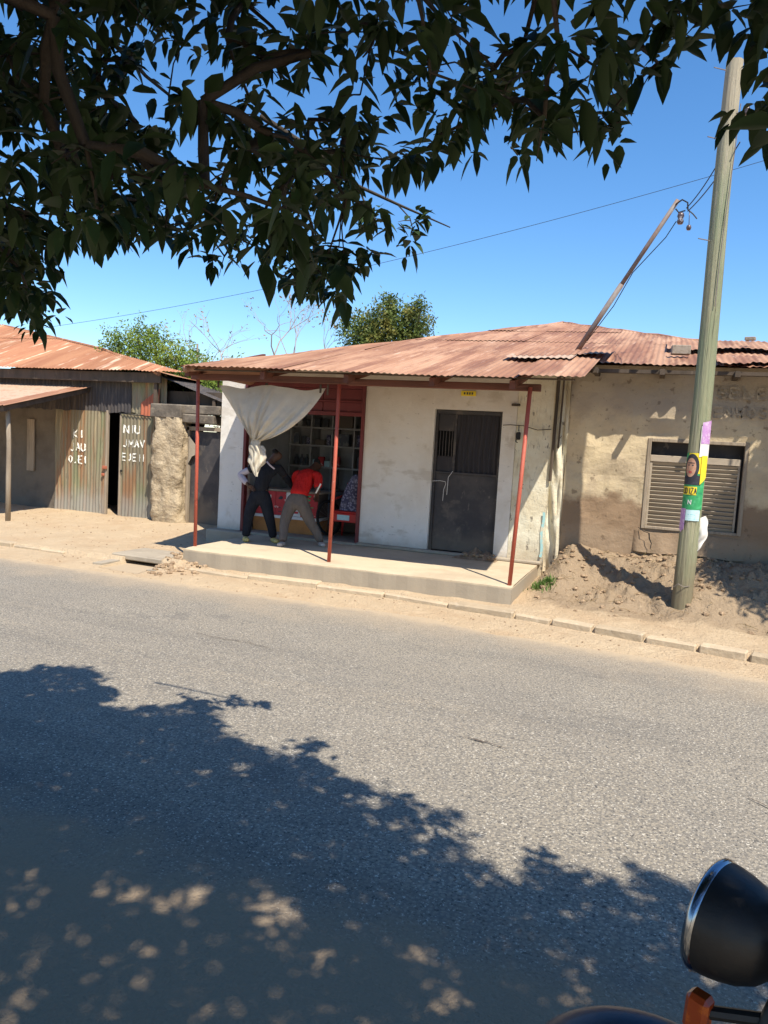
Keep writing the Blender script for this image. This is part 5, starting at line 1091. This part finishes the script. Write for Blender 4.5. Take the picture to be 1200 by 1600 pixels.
for i in range(n):
    cap_ = .012 if P[i][1] > -.4 else .12; r_ = min(cap_, .0024*math.sqrt(cnt[i]))
    a = P[par[i]] if par[i] >= 0 else root
    ra = min(.012 if P[par[i]][1] > -.4 else .12, .0024*math.sqrt(cnt[par[i]])) if par[i] >= 0 else .10
    if par[i] < 0 and cnt[i] < 8: continue
    L_ = np.linalg.norm(P[i]-a)
    mid = (a+P[i])/2+rs.normal(0, 1, 3)*L_*.05+np.array([0, 0, .04*L_])
    mt_.tube([a, mid, P[i]], [min(ra, r_*1.5), r_*1.15, r_], 8 if r_ > .02 else 4, cap=False)
# the long bare twig reaching right under the crown
tw = [(-1.80, 3.14, 3.26), (-1.53, 3.20, 3.10), (-1.36, 3.25, 2.97), (-1.19, 3.30, 2.90), (-.96, 3.37, 2.81)]
mt_.tube(tw, [.013, .010, .008, .006, .0025], 6); mt_.tube([tw[2], (-1.31, 3.26, 2.86), (-1.27, 3.26, 2.80)], [.005, .004, .003], 4); mt_.tube([tw[3], (-1.13, 3.31, 2.84), (-1.11, 3.31, 2.78)], [.004, .003, .002], 4)
mt_.tube([tw[1], (-1.62, 3.2, 2.9), (-1.66, 3.25, 2.66), (-1.62, 3.25, 2.55)], [.006, .005, .004, .003], 4)
mt_.build('trunk', m_bark, TR, smooth=True)
twb = MB()
EX = np.array([(-1.27, 3.26, 2.82), (-1.30, 3.26, 2.87), (-1.11, 3.31, 2.79), (-1.13, 3.31, 2.83), (-1.62, 3.25, 2.56), (-1.66, 3.26, 2.62), (-1.57, 3.24, 2.60), (-1.52, 3.26, 2.52), (-1.60, 3.2, 2.70), (0.14, 2.09, 2.86), (0.17, 2.13, 2.73), (0.02, 2.05, 2.91), (-0.05, 2.05, 2.92), (-2.72, 2.82, 2.30), (-2.76, 2.84, 2.36)])
P2 = np.concatenate([P, EX])
tws = np.random.default_rng(4)
for q in P2:
    if q[1] < 1.3: continue
    a_ = tws.normal(0, 1, 3)*[1, 1, .6]; a_ /= np.linalg.norm(a_); twb.tube([q, q+a_*.04+[0, 0, -.005], q+a_*.075+[0, 0, -.015]], [.003, .0022, .0012], 3, cap=False)
twb.build('twigs', m_bark, TR, kind='stuff')
# leaves: whorl of drooping lanceolate leaves
def leaf_geo(base, d, s, L_, W_, curl):
    # 5 stations, 3 points wide (folded along the midrib) -> numpy arrays
    st = np.array([0, .12, .38, .68, 1.0]); wd = np.array([.02, .55, 1.0, .72, .02])
    nrm = np.cross(d, s)
    n_ = len(base); v = np.zeros((n_, 5, 3, 3))
    for k in range(5):
        c = base+d*(L_*st[k])[:, None]+np.array([0, 0, -1.0])*(curl*L_*st[k]**2)[:, None]
        w_ = (W_*wd[k]*.5)[:, None]
        v[:, k, 0] = c-s*w_+nrm*w_*.45; v[:, k, 1] = c; v[:, k, 2] = c+s*w_+nrm*w_*.45
    return v.reshape(n_, 15, 3)
LF = []
for k in range(4):
    for a in (0, 1): LF.append((k*3+a, k*3+a+1, (k+1)*3+a+1, (k+1)*3+a))
LF = np.array(LF)
per = 18
nP = len(P2); N_ = nP*per
ctr = np.repeat(P2, per, 0); az = rs.uniform(0, 2*np.pi, N_); el = rs.uniform(-1.25, .45, N_)
d = np.stack([np.cos(az)*np.cos(el), np.sin(az)*np.cos(el), np.sin(el)], 1)
sd = np.stack([-np.sin(az), np.cos(az), rs.uniform(-.5, .5, N_)], 1); sd -= d*np.sum(sd*d, 1)[:, None]; sd /= np.linalg.norm(sd, axis=1)[:, None]
L_ = rs.uniform(.042, .10, N_)*np.repeat(rs.uniform(.8, 1.15, nP), per); W_ = L_*rs.uniform(.38, .58, N_); curl = rs.uniform(.05, .35, N_)
tdir = rs.normal(0, 1, (nP, 3))*[1, 1, .5]; tdir /= np.linalg.norm(tdir, axis=1)[:, None]; bs_ = ctr+d*.012+np.repeat(tdir, per, 0)*rs.uniform(-.11, .11, (N_, 1))+rs.normal(0, .012, (N_, 3))
V_ = leaf_geo(bs_, d, sd, L_, W_, curl)
# those that show largest from the street become single leaves
mid = V_.mean(1); fw = np.array([-math.sin(R(YAW)), math.cos(R(YAW)), 0]); rel = mid-np.array([0, 0, 1.85]); dz = rel@np.array(tuple(_f)); ux = rel@np.array(tuple(_R))/np.maximum(dz, .01); uy = rel@np.array(tuple(_U))/np.maximum(dz, .01)
vis = (dz > .5) & (abs(ux) < .5) & (uy < .66) & (uy > -.1)
score = np.where(vis, L_/np.maximum(dz, .3)*rs.uniform(.8, 1.2, N_), 0); top = np.argsort(-score)[:300]
msk = np.ones(N_, bool); msk[top] = False
rest = V_[msk]; nr = len(rest)
f = (LF[None]+(np.arange(nr)*15)[:, None, None]).reshape(-1, 4)
fo = raw('foliage', rest.reshape(-1, 3), f, m_leaf, TR, 'stuff')
for t in top:
    raw('leaf', V_[t], LF, m_leaf, TR)

# ------------------------------------------------------------------ motorcycle at the lower right
MC = empty('motorcycle', (.6, 1.45, 0), 'dark motorcycle parked at the near kerb with blue fender and round headlight', 'motorcycle')
hx, hy, hz = .212, 1.515, .985
hd_ = Vector((-.80, .42, .05)).normalized()      # heading of the lamp
Q = hd_.to_track_quat('Z', 'Y').to_matrix().to_4x4(); MH = Matrix.Translation((hx, hy, hz)) @ Q
MH = MH @ Matrix.Scale(.83, 4)
MB().lathe([(0, -.10), (.03, -.098), (.062, -.086), (.090, -.062), (.110, -.028), (.121, .008), (.126, .035), (.127, .052)], 48, MH).build('headlight_shell', m_bikeblk, MC, smooth=True)
MB().lathe([(.126, .052), (.130, .056), (.131, .066), (.126, .074), (.117, .077), (.112, .074)], 48, MH).build('headlight_rim', m_chrome, MC, smooth=True)
MB().lathe([(.113, .074), (.08, .088), (.04, .096), (0, .099)], 40, MH).build('headlight_lens', m_glass, MC, smooth=True)
fd = Vector((-.94, .33, 0)).normalized(); sdv = Vector((fd.y, -fd.x, 0)); A0 = Vector((hx, hy, 0))-fd*.10
def L2(f_, s_, z): p = A0+fd*f_+sdv*s_; return Vector((p.x, p.y, z))
wc = L2(.185, 0, .285)
def wheel(c0, nm):
    W0 = empty(nm, tuple(ORIG['motorcycle'])); W0.location = (0, 0, 0); W0.parent = MC; ORIG[W0.name] = ORIG['motorcycle'].copy()
    Mx = Matrix.Translation(c0) @ Matrix(((fd.x, 0, sdv.x, 0), (fd.y, 0, sdv.y, 0), (0, 1, 0, 0), (0, 0, 0, 1)))
    torus(MB(), Mx, .255, .045, 48, 10).build('tyre', m_rubber, W0, smooth=True); torus(MB(), Mx, .215, .015, 48, 8).build('rim', m_chrome, W0, smooth=True)
    mb = MB()
    for k in range(28):
        a = 2*math.pi*k/28; s = .02 if k % 2 else -.02; mb.tube([Mx @ Vector((.03*math.cos(a+.5), .03*math.sin(a+.5), s)), Mx @ Vector((.205*math.cos(a), .205*math.sin(a), 0))], .0018, 4)
    mb.build('spokes', m_steel, W0); MB().lathe([(0, -.05), (.035, -.05), (.045, -.03), (.03, 0), (.045, .03), (.035, .05), (0, .05)], 16, Mx).build('hub', m_steel, W0, smooth=True)
wheel(wc, 'wheel'); wheel(L2(-.98, 0, .30), 'wheel')
for s in (-.075, .075): MB().tube([wc+sdv*s, L2(.04, s, .80), L2(-.02, s, 1.02)], [.021, .021, .024], 12).build('fork_leg', m_bikeblk, MC, smooth=True)
def fender(c0, a0, a1, r0=.345, w_=.072, lift=0):
    mb = MB()
    def g(u, v):
        a = R(a0+(a1-a0)*u); s = -w_+2*w_*v; rr_ = r0-.045*abs(2*v-1)**2.2
        p = c0+fd*(rr_*math.cos(a))+Vector((0, 0, rr_*math.sin(a)+lift))+sdv*s; return tuple(p)
    mb.grid(g, 30, 12); return mb
fz = fender(wc+Vector((0, 0, .085)), 20, 150, .36, .075).build('front_fender', m_bikeblue, MC, smooth=True)
mb = MB(); mb.tube([wc+Vector((0, 0, .085))+fd*(.355*math.cos(R(a)))+Vector((0, 0, .355*math.sin(R(a))))-sdv*(-.0)+sdv*-.0 for a in range(20, 150, 6)], .003, 5)
fender(L2(-.98, 0, .30), 60, 190, .35, .08).build('rear_fender', m_bikeblk, MC, smooth=True)
def indic(p, nm='indicator'):
    I = MB(); Mx = Matrix.Translation(p) @ Q
    I.bbox(-.019, .019, -.040, .034, -.02, .022, .008, Mx); o = I.build(nm, m_amber, MC); MB().tube([p, p-hd_*.03+Vector((.09, .0, .03))], .012, 8).build('indicator_stem', m_bikeblk, MC)
indic(Vector((.150, 1.44, .858))); indic(L2(.0, .26, .84))
for k in range(3):   # screws on the rim and shell
    a = 1.2+k*2.1; MB().lathe([(0, 0), (.006, 0), (.006, .004), (0, .005)], 10, MH @ Matrix.Translation((.128*math.cos(a), .128*math.sin(a), .058))).build('screw', m_steel, MC)
MB().tube([Vector((.30, 1.50, .96)), Vector((.29, 1.42, 1.03)), Vector((.33, 1.36, 1.06)), Vector((.42, 1.38, 1.02))], .007, 8).tube([Vector((.27, 1.52, .90)), Vector((.30, 1.44, .92)), Vector((.36, 1.40, .99))], .005, 8).build('cable_bundle', m_cable, MC, smooth=True)
MB().bbox(-.02, .02, -.075, .075, -.02, .02, .006, Matrix.Translation((.30, 1.50, 1.04)) @ Q).build('lamp_bracket', m_bikeblk, MC)
# handlebar, gauges, tank, seat, engine, frame, exhaust
MB().tube([L2(-.16, -.38, 1.10), L2(-.10, -.20, 1.12), L2(-.04, -.06, 1.05), L2(-.04, .06, 1.05), L2(-.10, .20, 1.12), L2(-.16, .38, 1.10)], .013, 10).build('handlebar', m_bikeblk, MC, smooth=True)
for s in (-1, 1): MB().tube([L2(-.145, s*.30, 1.106), L2(-.175, s*.42, 1.095)], .019, 12).build('grip', m_rubber, MC, smooth=True)
for s in (-1, 1): MB().tube([L2(-.10, s*.20, 1.115), L2(-.06, s*.27, 1.10), L2(-.10, s*.38, 1.085)], .007, 6).build('lever', m_bikeblk, MC)
for s in (-.05, .055): MB().lathe([(0, -.04), (.035, -.04), (.045, 0), (.045, .02), (0, .022)], 20, Matrix.Translation(L2(-.05, s, 1.12)) @ Matrix.Rotation(R(-25), 4, 'Y')).build('gauge', m_bikeblk, MC, smooth=True)
def blob(nm, mt, cs, n=20, m_=28):
    # cs list of (f, z, halfwidth, halfheight) stations
    mb = MB(); mb.grid(lambda u, v: (lambda t: (lambda i: (lambda a, q0, q1, w0: tuple(L2(q0[0]+(q1[0]-q0[0])*w0, math.copysign(abs(math.cos(a))**.7, math.cos(a))*(q0[2]+(q1[2]-q0[2])*w0), q0[1]+(q1[1]-q0[1])*w0+math.copysign(abs(math.sin(a))**.8, math.sin(a))*(q0[3]+(q1[3]-q0[3])*w0))))(2*math.pi*u, cs[i], cs[i+1], t-i))(min(int(t), len(cs)-2)))(v*(len(cs)-1)), n, m_)
    return mb.build(nm, mt, MC, smooth=True)
blob('fuel_tank', m_bikeblue, [(-.14, .86, .02, .02), (-.18, .87, .10, .08), (-.30, .87, .135, .115), (-.45, .84, .12, .10), (-.58, .79, .07, .05), (-.60, .78, .01, .01)])
blob('saddle', m_bikeblk, [(-.54, .80, .02, .01), (-.60, .80, .10, .035), (-.80, .79, .13, .04), (-1.05, .82, .12, .04), (-1.2, .84, .09, .03), (-1.22, .84, .01, .01)])
blob('engine', m_steel, [(-.22, .42, .01, .01), (-.26, .44, .11, .12), (-.40, .42, .13, .14), (-.60, .40, .12, .11), (-.66, .40, .01, .01)])
MB().tube([L2(-.08, 0, .95), L2(-.18, 0, .62), L2(-.24, 0, .30), L2(-.60, 0, .26), L2(-.98, 0, .30)], .02, 8).tube([L2(-.08, 0, .92), L2(-.5, 0, .72), L2(-1.15, 0, .76)], .018, 8).tube([L2(-.6, 0, .26), L2(-.62, 0, .72)], .018, 8).build('frame', m_bikeblk, MC, smooth=True)
MB().tube([L2(-.25, -.08, .50), L2(-.22, -.10, .28), L2(-.5, -.12, .24), L2(-.8, -.14, .28), L2(-1.2, -.14, .38)], [.018, .018, .02, .035, .04], 12).build('exhaust', m_chrome, MC, smooth=True)
for s in (-.12, .12): MB().tube([L2(-.98, s, .32), L2(-.90, s, .74)], .02, 10).build('shock_absorber', m_chrome, MC, smooth=True)
MB().tube([L2(-.55, .02, .26), L2(-.50, .18, .012)], .01, 6).build('side_stand', m_steel, MC)
